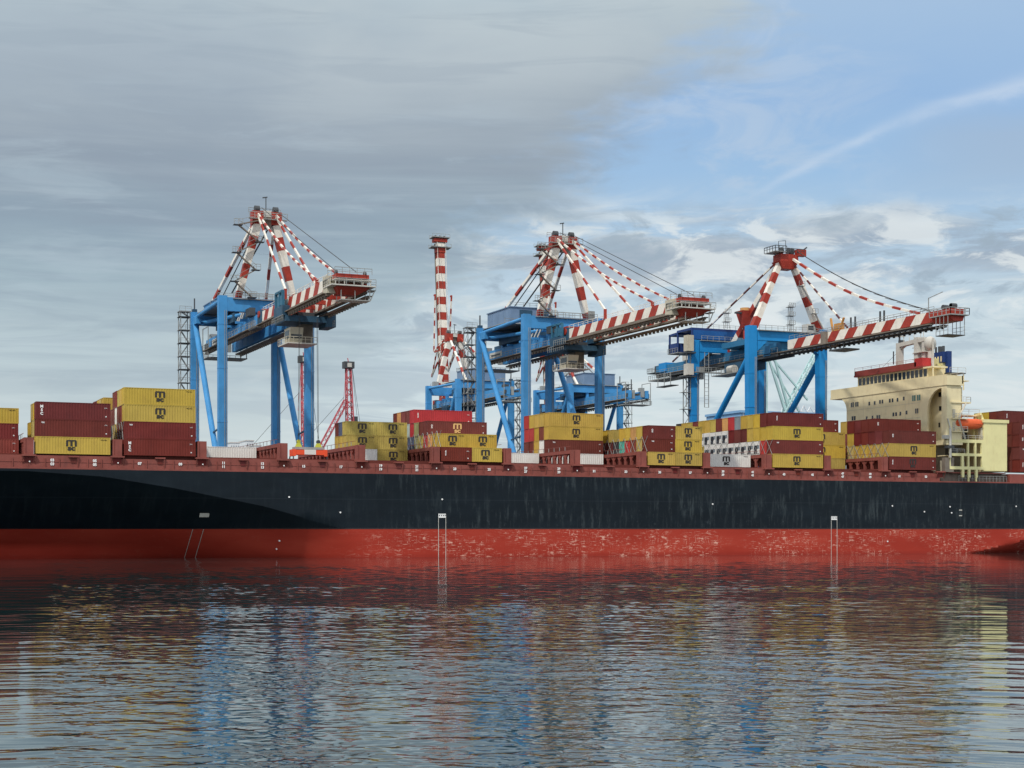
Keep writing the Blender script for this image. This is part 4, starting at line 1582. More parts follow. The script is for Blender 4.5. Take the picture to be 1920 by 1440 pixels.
    for (xa, za), (xb, zb) in zip(zz[:-1], zz[1:]):
        m.beam((xa, -1.6, za), (xb, -1.6, zb), .55, .22, 'walkway_brown')
        m.beam((xa, -1.9, za + 1.0), (xb, -1.9, zb + 1.0), .07, .07, 'galvanised')
    for i, (xa, za) in enumerate(zz[1:]):
        s = -1 if i % 2 == 0 else 1
        m.box(xa - .9, xa + .9, -2.2, -.9, za - .12, za, 'dark_grey')
        m.rail([(xa - .9, -2.2), (xa + .9, -2.2)], za, 'galvanised', 1.1, .06, .6)
    m.build('mast_stair', root)
    # boom, described along its own length d, and turned up about the hinge
    hy, hz0 = -9.2, 47.2
    th = R(85) if up else 0.0
    ct, st = math.cos(th), math.sin(th)

    def BM(x, y, z):
        d, h = -(y - hy), z - hz0
        return (x, hy - d * ct + h * st * 1.0, hz0 + d * st + h * ct)
    boom = thing('boom', None, None)
    boom.parent = root
    tip = -55.6 if not up else -65.6
    if up:
        m = MB()
        girder_stripes(m, -1.35, 1.35, -9.2, tip, 46.9, 48.7, 21, 0)
        m.box(-1.6, 1.6, tip, -9.2, 46.55, 46.88, 'walkway_brown')
        for s in (-1, 1): m.rail([(s * 1.5, tip), (s * 1.5, -9.5)], 48.7, 'stripe_white', .8, .05, 2.3)
        m.xform(BM)
        m.build('boom_girder', boom)
    for s in (-1, 1) if not up else ():
        m = MB()
        girder_stripes(m, s * 3.0 - .5, s * 3.0 + .5, -9.2, tip, 46.7, 48.7, 16, 1.5)
        m.box(min(s * 2.4, s * 3.6), max(s * 2.4, s * 3.6), tip, -9.2, 46.3, 46.68, 'walkway_brown')
        m.box(min(s * 3.6, s * 4.5), max(s * 3.6, s * 4.5), tip, -9.2, 45.9, 46.05, 'walkway_brown')
        m.box(min(s * 3.1, s * 4.0), max(s * 3.1, s * 4.0), tip, -9.2, 45.55, 45.9, 'walkway_brown')
        for i in range(28): m.box(s * 3.8 - .2, s * 3.8 + .2, tip + .5 + i * 1.64, tip + 1.0 + i * 1.64, 45.15, 45.55, 'walkway_brown')
        m.rail([(s * 3.1, tip), (s * 3.1, -9.5)], 48.7, 'stripe_white', .9, .05, 2.3)
        m.xform(BM)
        m.build('boom_girder', boom)
    m = MB()
    if not up:
        for i in range(7):
            y = -13 - i * 7
            m.box(-2.5, 2.5, y - .3, y + .3, 47.2, 48.0, 'stripe_red')
    m.beam((-3.4, -27.4, 48.7), (-3.4, -27.4, 50.8), .5, .5, 'stripe_red')
    m.beam((3.4, -27.4, 48.7), (3.4, -27.4, 50.8), .5, .5, 'stripe_red')
    m.beam((-3, -47, 48.7), (-3, -47, 49.7), .5, .5, 'stripe_red')
    m.beam((3, -47, 48.7), (3, -47, 49.7), .5, .5, 'stripe_red')
    m.xform(BM)
    m.build('boom_cross_member', boom)
    m = MB()
    t = tip
    if up:
        for y0_, w_ in ((t - 1.8, 3.2), (t + 1.6, 3.6)):
            m.box(-w_, w_, y0_ - .12, y0_ + .12, 46.2, 49.6, 'galvanised')
            for z_ in (46.3, 49.5):
                for x_ in (-w_, -w_ * .5, 0, w_ * .5, w_): m.beam((x_, y0_, z_), (x_, y0_ - 1.1, z_), .09, .09, 'galvanised')
                m.beam((-w_, y0_ - 1.1, z_), (w_, y0_ - 1.1, z_), .09, .09, 'galvanised')
        m.box(-2.4, 2.4, t - 1.4, t - .3, 46.6, 49.0, 'stripe_red')
        m.box(-1.7, 1.7, t + 1.8, t + 3.4, 46.7, 48.9, 'stripe_red')
        for x in (-1.6, 0, 1.6): m.tube((x - .2, t - 2.2, 48), (x + .2, t - 2.2, 48), .5, 'dark_grey', 10)
    else:
        m.box(-4.0, 4.0, t - 3.6, t + 1.4, 47.0, 47.2, 'mast_white')
        m.box(-2.9, 3.0, t - 2.8, t + .8, 48.4, 49.15, 'stripe_red')
        m.box(-3.3, 3.4, t - 3.2, t + 1.0, 48.05, 48.2, 'mast_white')
        for x in (-3.1, -1.5, .2, 1.8, 3.2): m.beam((x, t - 3, 47.2), (x, t - 3, 48.1), .14, .14, 'mast_white')
        m.hexa([(-2.2, t - 1.6, 45.7), (1.2, t - 1.6, 45.7), (1.2, t + .6, 45.7), (-2.2, t + .6, 45.7)],
               [(-2.8, t - 3, 47.0), (3.4, t - 3, 47.0), (3.4, t + 1, 47.0), (-2.8, t + 1, 47.0)], 'stripe_red')
        m.box(-3.9, -2.4, t - .6, t + 2.0, 46.0, 49.0, 'cabin_cream')
        m.box(-2.0, 3.4, t - 2.4, t + .4, 44.7, 44.85, 'mast_white')
        m.box(3.4, 4.3, t - 2.6, t - .4, 46.5, 46.65, 'galvanised')
        for x in (-1.9, .6, 3.3):
            for y in (t - 2.3, t + .3): m.beam((x, y, 44.8), (x, y, 47), .13, .13, 'mast_white')
        m.beam((3.4, t - 2.3, 44.8), (4.2, t - 2.3, 46.6), .15, .15, 'mast_white')
        for y in (t - 3.6, t + 1.4): m.rail([(-4.0, y), (4.0, y)], 47.2, 'galvanised', 1.1, .06, 1.2)
        for y in (t - 3.2, t + 1.0): m.rail([(-3.3, y), (3.4, y)], 49.15, 'galvanised', 1.0, .06, 1.2)
        m.rail([(-4.0, t - 3.6), (-4.0, t + 1.4)], 47.2, 'galvanised', 1.1, .06, 1.2)
        m.rail([(3.4, t - 2.6), (4.3, t - 2.6)], 46.65, 'galvanised', 1.0, .06, 1.2)
        for x in (-2.4, 2.8):
            m.tube((x - .2, t - 1, 49.5), (x + .2, t - 1, 49.5), .5, 'dark_grey', 10)
    m.xform(BM)
    m.build('tip_platform', boom)
    # forestays
    if not up:
        for s in (-1, 1):
            m = MB()
            m.striped((s * 1.9, -.9, 69.6), (s * 3.4, -27.4, 50.6), .34, .4, stripes(9, 0, .42), mats=('stripe_white', 'stripe_red'))
            m.build('inner_forestay', root)
            m = MB()
            a, b_ = Vector((s * 1.9, -1.0, 70.0)), Vector((s * 3.0, -47, 49.6))
            prev, N = a, 12
            for i in range(1, N + 1):
                tt = i / N
                p = a.lerp(b_, tt) - Vector((0, 0, 1.1 * math.sin(math.pi * tt)))
                mid_ = prev.lerp(p, .5)
                m.beam(prev, mid_, .32, .36, 'stripe_white')
                m.beam(mid_, p, .32, .36, 'stripe_red')
                prev = p
            m.build('outer_forestay', root)
        m = MB()
        for s in (-1, 1): m.tube((s * 1.2, -1, 71.4), (s * 1.9, tip + 1, 50.2), .07, 'rope', 5)
        m.build('hoist_rope', root)
    else:
        for s in (-1, 1):
            m = MB()
            e1 = BM(s * 3.4, -27.4, 50.6)
            kn = Vector((s * 2.6, -14.5, 57.5))
            m.striped((s * 1.9, -.9, 69.6), kn, .42, .5, stripes(5, 0, .42))
            m.striped(kn, e1, .42, .5, stripes(6, 1, .42))
            m.build('inner_forestay', root)
            m = MB()
            e2 = BM(s * 3.0, -47, 49.6)
            kn = Vector((s * 2.8, -11.8, 66.0))
            m.striped((s * 1.9, -1.0, 70.0), kn, .42, .5, stripes(5, 0, .42))
            m.striped(kn, e2, .42, .5, stripes(9, 1, .42))
            m.build('outer_forestay', root)
        m = MB()
        e = BM(1.9, tip + 1, 50.2)
        m.tube((1.2, -1, 71.4), e, .06, 'rope', 5)
        m.build('hoist_rope', root)
    m = MB()                                         # hinge gear
    for s in (-1, 1):
        m.box(s * 3 - .8, s * 3 + .8, -10.4, -7.6, 45.9, 49.0, 'crane_blue_dark')
        m.tube((s * 3 - 1, -9.2, 48.2), (s * 3 + 1, -9.2, 48.2), .7, 'stripe_red', 12)
    m.box(-4.6, -3.4, -4.5, -1.0, 48.6, 50.2, 'dark_grey')
    m.box(-2.6, 2.6, -7.4, -4.8, 48.7, 49.7, 'stripe_red')
    m.box(-5.2, -3.6, -12, -6, 45.2, 45.4, 'dark_grey')
    m.rail([(-5.2, -12), (-5.2, -6)], 45.4, 'galvanised', 1.1, .06, 1)
    m.build('boom_hinge', root)
    # trolley and driver's cabin
    ty = trolley
    tr = thing('trolley', None, None)
    tr.parent = root
    m = MB()
    m.box(-4.4, 4.4, ty - 4.0, ty + 4.0, 44.2, 45.3, 'crane_blue_dark')
    m.box(-4.9, -3.4, ty - 3.4, ty + 3.0, 45.3, 47.2, 'crane_blue_dark')
    m.box(3.4, 5.2, ty - 4.4, ty + 1.0, 43.4, 46.2, 'crane_blue_dark')
    m.box(-1.8, 1.4, ty - 3, ty + 3, 45.3, 46.1, 'dark_grey')
    for y in (ty - 2.6, ty - .4, ty + 2.4): m.beam((-4.6, y, 44.8), (-4.6, y, 50.0), .5, .45, 'girder_teal2')
    m.box(-4.75, -4.45, ty - 2.6, ty + 1.0, 47.4, 49.2, 'girder_teal2')
    m.beam((-4.6, ty - 2.6, 50.0), (-4.6, ty + 2.4, 50.0), .5, .4, 'girder_teal2')
    m.rail([(-5.0, ty - 4), (-5.0, ty + 4)], 44.2, 'galvanised', 1.1, .06, 1.0)
    m.rail([(4.6, ty - 5.5), (4.6, ty + 1)], 43.4, 'galvanised', 1.1, .06, 1.0)
    m.build('trolley_frame', tr)
    m = MB()
    m.hexa([(-3.3, ty - 2.2, 40.4), (-.8, ty - 2.2, 40.4), (-.8, ty + 1.2, 40.4), (-3.3, ty + 1.2, 40.4)],
           [(-3.3, ty - 3.2, 43.2), (-.8, ty - 3.2, 43.2), (-.8, ty + 1.2, 43.2), (-3.3, ty + 1.2, 43.2)], 'cabin_cream')
    m.box(-3.36, -3.3, ty - 2.2, ty + .6, 41.3, 42.7, 'glass_dark')
    m.box(-3.1, -1.0, ty - 2.75, ty - 2.6, 41.2, 42.6, 'glass_dark')
    m.box(-3.9, 1.8, ty - 3.4, ty + 3.6, 40.1, 40.3, 'mast_white')
    m.box(-.4, 1.8, ty - .5, ty + 3.4, 40.3, 44.2, 'walkway_brown')
    m.rail([(-3.9, ty + 3.6), (-3.9, ty - 3.4), (1.8, ty - 3.4)], 40.3, 'cabin_cream', 1.1, .06, 1.0)
    m.build('driver_cabin', tr)
    m = MB()
    m.box(-4.6, 4.6, back - 6, back, 44.0, 44.2, 'galvanised')
    m.rail([(-4.6, back - 6), (-4.6, back), (4.6, back)], 44.2, 'galvanised', 1.1, .06, 1.2)
    for i in range(5): m.box(-4.0 + i * 1.7, -3.1 + i * 1.7, back - 2.2 + (i % 2) * .8, back - .4, 46 + (i % 3) * .5, 47.6 + (i % 2), 'galvanised' if i % 2 else 'dark_grey')
    m.box(-3.4, -1.9, back - 4, back - 2.5, 48.6, 49.6, 'galvanised')
    m.box(1.0, 2.8, back - 6, back - 4.5, 48.6, 49.6, 'dark_grey')
    for x in (-4.4, 4.4):
        m.beam((x, back - .4, 44), (x, back - .4, 51.0), .2, .2, 'galvanised')
        m.beam((x, back - 6, 51.0), (x, back - .4, 51.0), .18, .18, 'galvanised')
        m.beam((x, back - 6, 44), (x, back - 6, 51.0), .18, .18, 'galvanised')
    m.beam((1, back - 3, 48.6), (1, back - 3, 52.2), .25, .25, 'dark_grey')
    m.build('end_platform', root)
    m = MB()
    m.beam((-G, WB, 52.9), (-G, WB, 56.0), .25, .25, 'dark_grey')
    m.box(-G - .5, -G + .5, WB - .5, WB + .5, 52.9, 53.6, 'crane_blue_dark')
    m.box(5.9, 7.6, -.7, .9, 52.6, 54.4, 'galvanised')
    m.rail([(-6, -.8), (8.2, -.8)], 52.6, 'galvanised', 1.1, .06, 1.4)
    m.build('top_fitting', root)
    if tower: stair_tower(root, -G - 1.95, WB + 1.6, 5.6, 53.2, w=2.0)
    return root


crane1 = crane_a('leftmost blue gantry crane with red striped boom lowered over the ship', (-35.4, 46, 0), trolley=-27.5, house=1.7, house_mat='crane_blue', house_w=8.0)
crane2 = crane_a('middle blue gantry crane with lowered boom and boxy blue machinery house', (32.6, 46, 0), trolley=-6.5, house_w=3.0)
crane4 = crane_a('far crane with its striped boom raised upright left of the middle crane', (73.5, 217, 0), R(180), up=True, trolley=6, back=53, tower=True)
crane5 = crane_a('far crane with raised boom hidden behind the middle crane', (113.0, 217, 0), R(180), up=True, trolley=6, back=57, tower=True)


# right crane, single girder, other builder
def crane_b():
    global BLUE
    BLUE = 'crane_blue_bright'
    root = thing('gantry_crane', 'rightmost bright blue gantry crane with slim striped boom over the ship', 'crane', (91.8, 46, 0), 0, 'ship-to-shore gantry cranes')
    G, WB = 9.95, 26.8
    pts = [(-G, 0), (G, 0), (-G, WB), (G, WB)]
    bogies(root, pts, BLUE, True)
    for (x, y) in pts:
        m = MB()
        z1 = 53.4 if y == 0 else 53.0
        s = -1 if x < 0 else 1
        Lp = lambda w_, d_, z_: [(x - w_, y - d_, z_), (x + w_, y - d_, z_), (x + w_, y + d_, z_), (x - w_, y + d_, z_)]
        m.hexa(Lp(.92, .8, 5.6), Lp(1.15, .95, 46), BLUE)
        m.hexa(Lp(1.15, .95, 46), Lp(1.1, .95, z1), BLUE)
        m.box(x + .5, x + .62, y - 1.05, y - .96, 8, 46, 'galvanised')
        m.box(x + .85, x + .97, y - 1.05, y - .96, 8, 46, 'galvanised')
        for z_ in range(10, 50, 8): m.box(x - 1.17, x + 1.17, y - .98, y + .98, z_, z_ + .14, BLUE)
        m.build('leg', root)
    for y, z0, z1 in ((0, 50.0, 52.5), (WB, 50.0, 53.0)):
        m = MB()
        m.box(-G + 1.3, G - 1.3, y - .9, y + .9, z0, z1, BLUE)
        m.box(-G + 1.3, G - 1.3, y - 1.7, y - .9, z1 - .25, z1 - .1, 'galvanised')
        m.rail([(-G + 1.4, y - 1.6), (G - 1.4, y - 1.6)], z1 - .1, 'galvanised', 1.1, .06, 1.6)
        for s in (-1, 1): m.hexa([(s * (G - 1.35), y - .8, z0 - 2.6), (s * (G - 1.36), y - .8, z0 - 2.6), (s * (G - 1.36), y + .8, z0 - 2.6), (s * (G - 1.35), y + .8, z0 - 2.6)],
                                 [(s * (G - 1.35), y - .8, z0 + .01), (s * (G - 4.2), y - .8, z0 + .01), (s * (G - 4.2), y + .8, z0 + .01), (s * (G - 1.35), y + .8, z0 + .01)], BLUE)
        m.build('crossbeam', root)
    for s in (-1, 1):
        m = MB()
        m.tube((s * G, 1.0, 46.0), (s * G, WB - .6, 22.0), .75, BLUE, 12)
        m.build('brace', root)
        m = MB()
        m.box(s * G - .9, s * G + .9, 1.0, WB - 1.0, 11, 13, BLUE)
        m.build('portal_beam', root)
    # machinery house and its open frame
    m = MB()
    hb = 'crane_blue_dark2'
    m.hexa([(-10.8, 33.8, 55.2), (7, 33.8, 55.2), (7, 35, 55.0), (-10.8, 38, 55.0)], [(-10.8, 33.8, 55.7), (7, 33.8, 55.7), (7, 35, 55.5), (-10.8, 38, 55.5)], 'funnel_blue')
    m.box(-10.8, 7, 26.3, 33.8, 55.5, 56.1, 'funnel_blue')
    m.box(-10.6, 7, 26.3, 26.6, 53.3, 55.5, 'house_blue')
    m.box(-6.0, 7, 26.6, 37, 53.3, 55.4, 'house_blue')
    for y in (26.4, 33.6, 37.8): m.beam((-10.6, y, 50.5), (-10.6, y, 55.5), .4, .4, 'funnel_blue')
    m.box(-10.9, 7, 33, 38.4, 50.4, 50.6, 'galvanised')
    m.box(-10.8, -8, 34, 38.2, 50.6, 53.0, 'funnel_blue')
    m.rail([(-10.9, 26.3), (7, 26.3)], 56.1, 'galvanised', 1.0, .05, 1.6)
    m.rail([(-11, 33), (-11, 38.4)], 50.6, 'galvanised', 1.1, .06, 1.2)
    m.build('machinery_house', root)
    # girder
    m = MB()
    m.box(-1.3, 1.3, 0, 62, 47.9, 50.0, 'girder_teal')
    m.box(-1.3, 1.3, 30, 58, 47.5, 47.9, BLUE)
    for i in range(12): m.box(-1.34, 1.34, 2 + i * 5, 2.2 + i * 5, 47.85, 50.05, 'girder_teal')
    for s in (-1, 1):
        m.box(min(s * 1.3, s * 2.6), max(s * 1.3, s * 2.6), 0, 60, 47.3, 47.5, 'walkway_brown')
        m.box(min(s * 1.7, s * 2.4), max(s * 1.7, s * 2.4), 0, 60, 46.6, 47.3, 'dark_grey')
        m.rail([(s * 2.5, 0), (s * 2.5, 60)], 47.5, 'galvanised', 1.1, .05, 2.4)
    m.build('girder', root)
    m = MB()
    m.box(-2.6, 2.6, 13, 24, 44.8, 46.9, 'crane_blue_dark')
    m.box(-4.6, 4.0, 9, 22, 50.4, 51.8, 'girder_teal')
    m.box(-2.6, -1.35, 3, 6, 47.0, 49.4, 'girder_teal')
    m.box(-6.4, -1.6, 12, 24, 43.6, 43.8, 'galvanised')
    m.rail([(-6.4, 12), (-6.4, 24)], 43.8, 'galvanised', 1.1, .06, 1.2)
    m.tube((-4.2, 16.5, 45.0), (-4.2, 19.0, 45.0), 1.0, 'mast_white', 12)
    m.box(-9, -8, 25, 26, 43, 46, 'galvanised')
    m.build('trolley', root)
    m = MB()
    m.box(-10.6, 2.2, 24.2, 25.6, 44.6, 44.8, 'galvanised')
    m.rail([(-10.6, 24.2), (2.2, 24.2)], 44.8, 'galvanised', 1.1, .07, 1.3)
    for x in (-12.5, -7.2):
        m.beam((x, 26, 36), (x, 26, 52), .16, .16, 'galvanised')
        m.beam((x + 1.2, 26, 36), (x + 1.2, 26, 52), .16, .16, 'galvanised')
        for z in range(36, 52): m.beam((x, 26, z), (x + 1.2, 26, z), .08, .08, 'galvanised')
    m.box(-12.7, -10.9, 25, 27, 50, 54, 'cabin_cream')
    m.box(-12.7, -10.9, 25, 27, 44, 46.8, 'mast_white')
    m.box(-14, -10.5, 24.6, 28, 43.4, 43.7, 'dark_grey')
    m.box(-13.2, -10.5, 24.6, 28, 49.4, 49.7, 'dark_grey')
    m.beam((-12.8, 27, 6), (-12.8, 27, 44), .2, .2, 'galvanised')
    m.beam((-11.2, 27, 6), (-11.2, 27, 44), .2, .2, 'galvanised')
    z = 6
    while z < 43:
        m.beam((-12.8, 27, z), (-11.2, 27, z + 2.2), .14, .14, 'galvanised')
        m.beam((-11.2, 27, z + 2.2), (-12.8, 27, z + 4.2), .14, .14, 'galvanised')
        m.box(-13.4, -11, 26, 28, z + 4.2, z + 4.3, 'galvanised')
        z += 4.2
    m.build('leg_stair', root)
    m = MB()
    m.box(-2.6, 2.6, 52, 64, 46.0, 46.3, 'galvanised')
    m.box(-1.6, 1.6, 56, 60, 48.2, 50.6, BLUE)
    m.box(-3.0, 3.0, 60, 64, 48.0, 48.2, 'dark_grey')
    m.rail([(-3, 64), (-3, 60)], 48.2, 'galvanised', 1.2, .07, .8)
    m.rail([(-3, 64), (3, 64)], 48.2, 'galvanised', 1.2, .07, .8)
    m.rail([(-2.6, 52), (-2.6, 64)], 46.3, 'galvanised', 1.1, .06, 1.2)
    m.box(-1.2, .6, 60.5, 63, 48.2, 50.2, 'dark_grey')
    m.box(-3.4, -1, 50, 58, 43.8, 44.0, 'dark_grey')
    for y in (50.5, 54, 57.5): m.beam((-3.2, y, 44), (-3.2, y, 47.5), .14, .14, 'galvanised')
    m.build('end_platform', root)
    m = MB()
    m.box(-2.2, 2.2, 38, 46, 50.004, 52.0, 'mast_white')
    m.build('switch_room', root)
    # A frame
    for s in (-1, 1):
        m = MB()
        m.striped((s * 1.6, .2, 69.2), (s * (G - .8), 0, 53.2), 1.15, 1.15, [(.18, 0), (.33, 1), (.50, 0), (.64, 1), (.86, 0), (1, 1)], 1.6, 1.5)
        m.build('mast_leg', root)
    m = MB()
    m.striped((-.6, 2.4, 68.8), (.4, WB - 1, 50.3), 1.25, 1.2, [(.2, 0), (.32, 1), (.45, 0), (.56, 1), (.70, 0), (.80, 1), (.96, 0), (1, 1)], 1.9, 1.8)
    m.build('rear_mast_leg', root)
    m = MB()
    m.striped((-1.0, 2.4, 69.6), (-.6, 54, 50.6), .34, .34, stripes(17, 1, .5), mats=('stripe_white', 'dark_red'))
    m.build('backstay', root)
    m = MB()
    m.box(-2.3, 2.6, -1.2, 2.2, 69.0, 70.9, 'stripe_red')
    m.box(2.2, 4.6, -1.6, -.2, 70.6, 72.2, 'stripe_red')
    m.hexa([(-1.6, -1, 67.4), (1.6, -1, 67.4), (1.6, 2, 67.4), (-1.6, 2, 67.4)], [(-2.6, -1.3, 69.2), (2.6, -1.3, 69.2), (2.6, 2.4, 69.2), (-2.6, 2.4, 69.2)], 'stripe_red')
    m.build('sheave_head', root)
    m = MB()
    m.box(-4.4, -1.2, -2.0, 2.8, 71.2, 71.35, 'galvanised')
    m.rail([(-4.4, 2.8), (-4.4, -2.0), (-1.2, -2.0)], 71.3, 'dark_grey', 1.3, .09, 1.0)
    for x in (-1.4, .6, 1.6): m.tube((x - .2, 0, 71.8), (x + .2, 0, 71.8), .85, 'dark_grey', 12)
    m.beam((-2.2, 0, 71.2), (-2.2, 0, 74.0), .1, .1, 'dark_grey')
    m.beam((-.2, 0, 71.2), (-.2, 0, 74.3), .1, .1, 'dark_grey')
    m.beam((-2.2, 0, 74.0), (-.2, 0, 74.3), .1, .1, 'dark_grey')
    m.beam((4.2, -.9, 72.2), (5.2, -.9, 72.9), .3, .3, 'dark_grey')
    m.rail([(-1, -1.6), (4, -1.6)], 71.2, 'dark_grey', 1.0, .07, 1.0)
    m.build('head_platform', root)
    # forestays
    m = MB()
    a, b_ = Vector((1.2, -1.2, 69.7)), Vector((.2, -49.5, 50.6))
    prev, N = a, 16
    k = 0
    for i in range(1, N + 1):
        tt = i / N
        p = a.lerp(b_, tt) - Vector((0, 0, 2.0 * math.sin(math.pi * tt)))
        m.beam(prev, p, .6, .5, 'stripe_white' if i % 2 else 'stripe_red')
        prev = p
    m.build('outer_forestay', root)
    m = MB()
    m.striped((1.6, -.6, 68.6), (.4, -24, 50.6), .32, .36, stripes(15, 1, .5), mats=('stripe_white', 'dark_red'))
    m.build('inner_forestay', root)
    m = MB()
    prev = Vector((2.2, -1.4, 71.6))
    a, b_ = prev.copy(), Vector((.8, -52, 50.9))
    for i in range(1, 13):
        tt = i / 12
        p = a.lerp(b_, tt) - Vector((0, 0, 1.6 * math.sin(math.pi * tt)))
        m.tube(prev, p, .11, 'rope', 5)
        m.tube(prev + Vector((1, 0, -.5)), p + Vector((.4, 0, -.2)), .06, 'rope', 5)
        prev = p
    m.build('hoist_rope', root)
    boom = thing('boom', None, None)
    boom.parent = root
    m = MB()
    girder_stripes(m, -1.3, 1.3, -2.5, -56, 47.9, 50.1, 16, 2.0)
    m.build('boom_girder', boom)
    m = MB()
    for s in (-1, 1):
        m.box(min(s * 1.3, s * 2.5), max(s * 1.3, s * 2.5), -56, 0, 47.3, 47.5, 'walkway_brown')
        m.box(min(s * 1.6, s * 2.1), max(s * 1.6, s * 2.1), -56, 0, 46.95, 47.3, 'dark_grey')
        for i in range(30): m.box(s * 2 - .2, s * 2 + .2, -55 + i * 1.8, -54.6 + i * 1.8, 46.7, 46.95, 'dark_grey')
        m.rail([(s * 1.2, -56), (s * 1.2, -3)], 50.1, 'galvanised', 1.0, .05, 2.2)
    m.box(-1.9, 1.9, -18.8, -16.8, 47.0, 50.3, 'walkway_brown')
    m.box(-2.2, 2.2, -26, -20.5, 45.5, 45.8, 'dark_grey')
    for y in (-20.8, -25.8): m.beam((-2, y, 45.8), (-2, y, 47.2), .16, .16, 'dark_grey')
    for y in (-27.0, -28.6): m.beam((-.9, y, 50.1), (-.9, y, 52.5), .3, .3, 'dark_grey')
    for y in (-37.6, -39): m.beam((-.9, y, 50.1), (-.9, y, 52.5), .3, .3, 'dark_grey')
    m.build('boom_walkway', boom)
    m = MB()
    m.box(-.9, .5, -22.6, -20.6, 50.1, 51.8, 'yellow_box')
    m.beam((-.9, -20.2, 50.1), (-.9, -19.4, 53.2), .45, .3, 'yellow_box')
    m.beam((-.9, -22.9, 50.1), (-.9, -24.4, 52.8), .45, .3, 'yellow_box')
    m.build('boom_latch', boom)
    m = MB()
    m.box(-2.4, 2.4, -62.6, -56, 48.6, 48.8, 'galvanised')
    m.box(-1.6, 1.6, -61.8, -56, 48.9, 50.0, 'stripe_red')
    m.hexa([(-1.2, -62, 47.5), (1.2, -62, 47.5), (1.2, -56, 47.5), (-1.2, -56, 47.5)], [(-1.8, -61.8, 48.6), (1.8, -61.8, 48.6), (1.8, -56, 48.6), (-1.8, -56, 48.6)], 'stripe_red')
    m.rail([(-2.4, -56), (-2.4, -62.6), (2.4, -62.6), (2.4, -56)], 48.8, 'galvanised', 1.3, .08, 1.1)
    for y in (-58, -60.4, -60.6): m.tube((-.6, y, 50.7), (.6, y, 50.7), .55, 'dark_grey', 10)
    m.beam((-1.8, -55, 50.1), (-1.8, -55, 53.0), .14, .14, 'galvanised')
    m.beam((-1.8, -55, 52.9), (-1.8, -59.5, 53.6), .12, .12, 'galvanised')
    m.box(-2.4, 2.0, -61.8, -58, 44.6, 44.75, 'dark_grey')
    for x in (-2.3, 1.9):
        for y in (-61.7, -60.4, -59.2, -58): m.beam((x, y, 44.7), (x, y, 48.6), .1, .1, 'galvanised')
        for z in (45.6, 46.4): m.beam((x, -61.8, z), (x, -58, z), .07, .07, 'galvanised')
    m.build('tip_platform', boom)
    # light towers and the red hopper on top
    for (x, y, z0, z1) in ((-2.0, 24, 56.0, 60.2), (9.2, 12, 52.2, 61.0)):
        m = MB()
        for sx in (-.55, .55):
            for sy in (-.5, .5): m.beam((x + sx, y + sy, z0), (x + sx * .7, y + sy * .7, z1), .12, .12, 'galvanised')
        z = z0
        while z < z1:
            m.box(x - .9, x + .9, y - .8, y + .8, z + 1.6, z + 1.72, 'galvanised')
            m.rail([(x - .9, y - .8), (x + .9, y - .8)], z + 1.7, 'galvanised', .9, .06, .6)
            z += 2.2
        m.build('light_tower', root)
    m = MB()
    m.hexa([(-2.2, 15.6, 55.2), (-.8, 15.6, 55.2), (-.8, 16.8, 55.2), (-2.2, 16.8, 55.2)], [(-3.2, 14.6, 59.4), (0.4, 14.6, 59.4), (.4, 17.8, 59.4), (-3.2, 17.8, 59.4)], 'stripe_red')
    m.cyl((-1.4, 16.2), 1.2, 59.4, 60.2, 'orange_tan', 12)
    m.box(-4.6, -2.6, 15, 16, 58.6, 59.0, 'dark_grey')
    m.beam((-1.5, 16.2, 52), (-1.5, 16.2, 55.4), .6, .6, 'stripe_red')
    m.build('cable_hopper', root)
    m = MB()
    m.box(5.5, 8.0, -.5, 1.6, 52.6, 54.6, 'mast_white')
    m.box(5.9, 7.4, -.56, -.5, 53.2, 54.2, 'glass_dark')
    for i, (xa, za, xb, zb) in enumerate(((3.4, 63.4, 6.2, 59.6), (7.2, 57.0, 9.6, 53.4))):
        m.beam((xa, -1.5, za), (xb, -1.5, zb), .5, .2, 'mast_white')
        m.box(xa - 1.2, xa + .4, -2.2, -.9, za - .1, za, 'galvanised')
        m.rail([(xa - 1.2, -2.2), (xa + .4, -2.2)], za, 'galvanised', 1.1, .06, .7)
    m.build('electrical_cabin', root)


paint('house_blue', (0.018, 0.10, 0.30), 0.45, 0.1, 0.15, (0.02, 0.06, 0.15))
paint('girder_teal', (0.035, 0.16, 0.30), 0.5, 0.12, 0.2, (0.03, 0.08, 0.12))
flat('dark_red', (0.10, 0.022, 0.022), 0.6)
MATS['yellow_box'] = MATS['orange_tan']
crane_b()
BLUE = 'crane_blue'

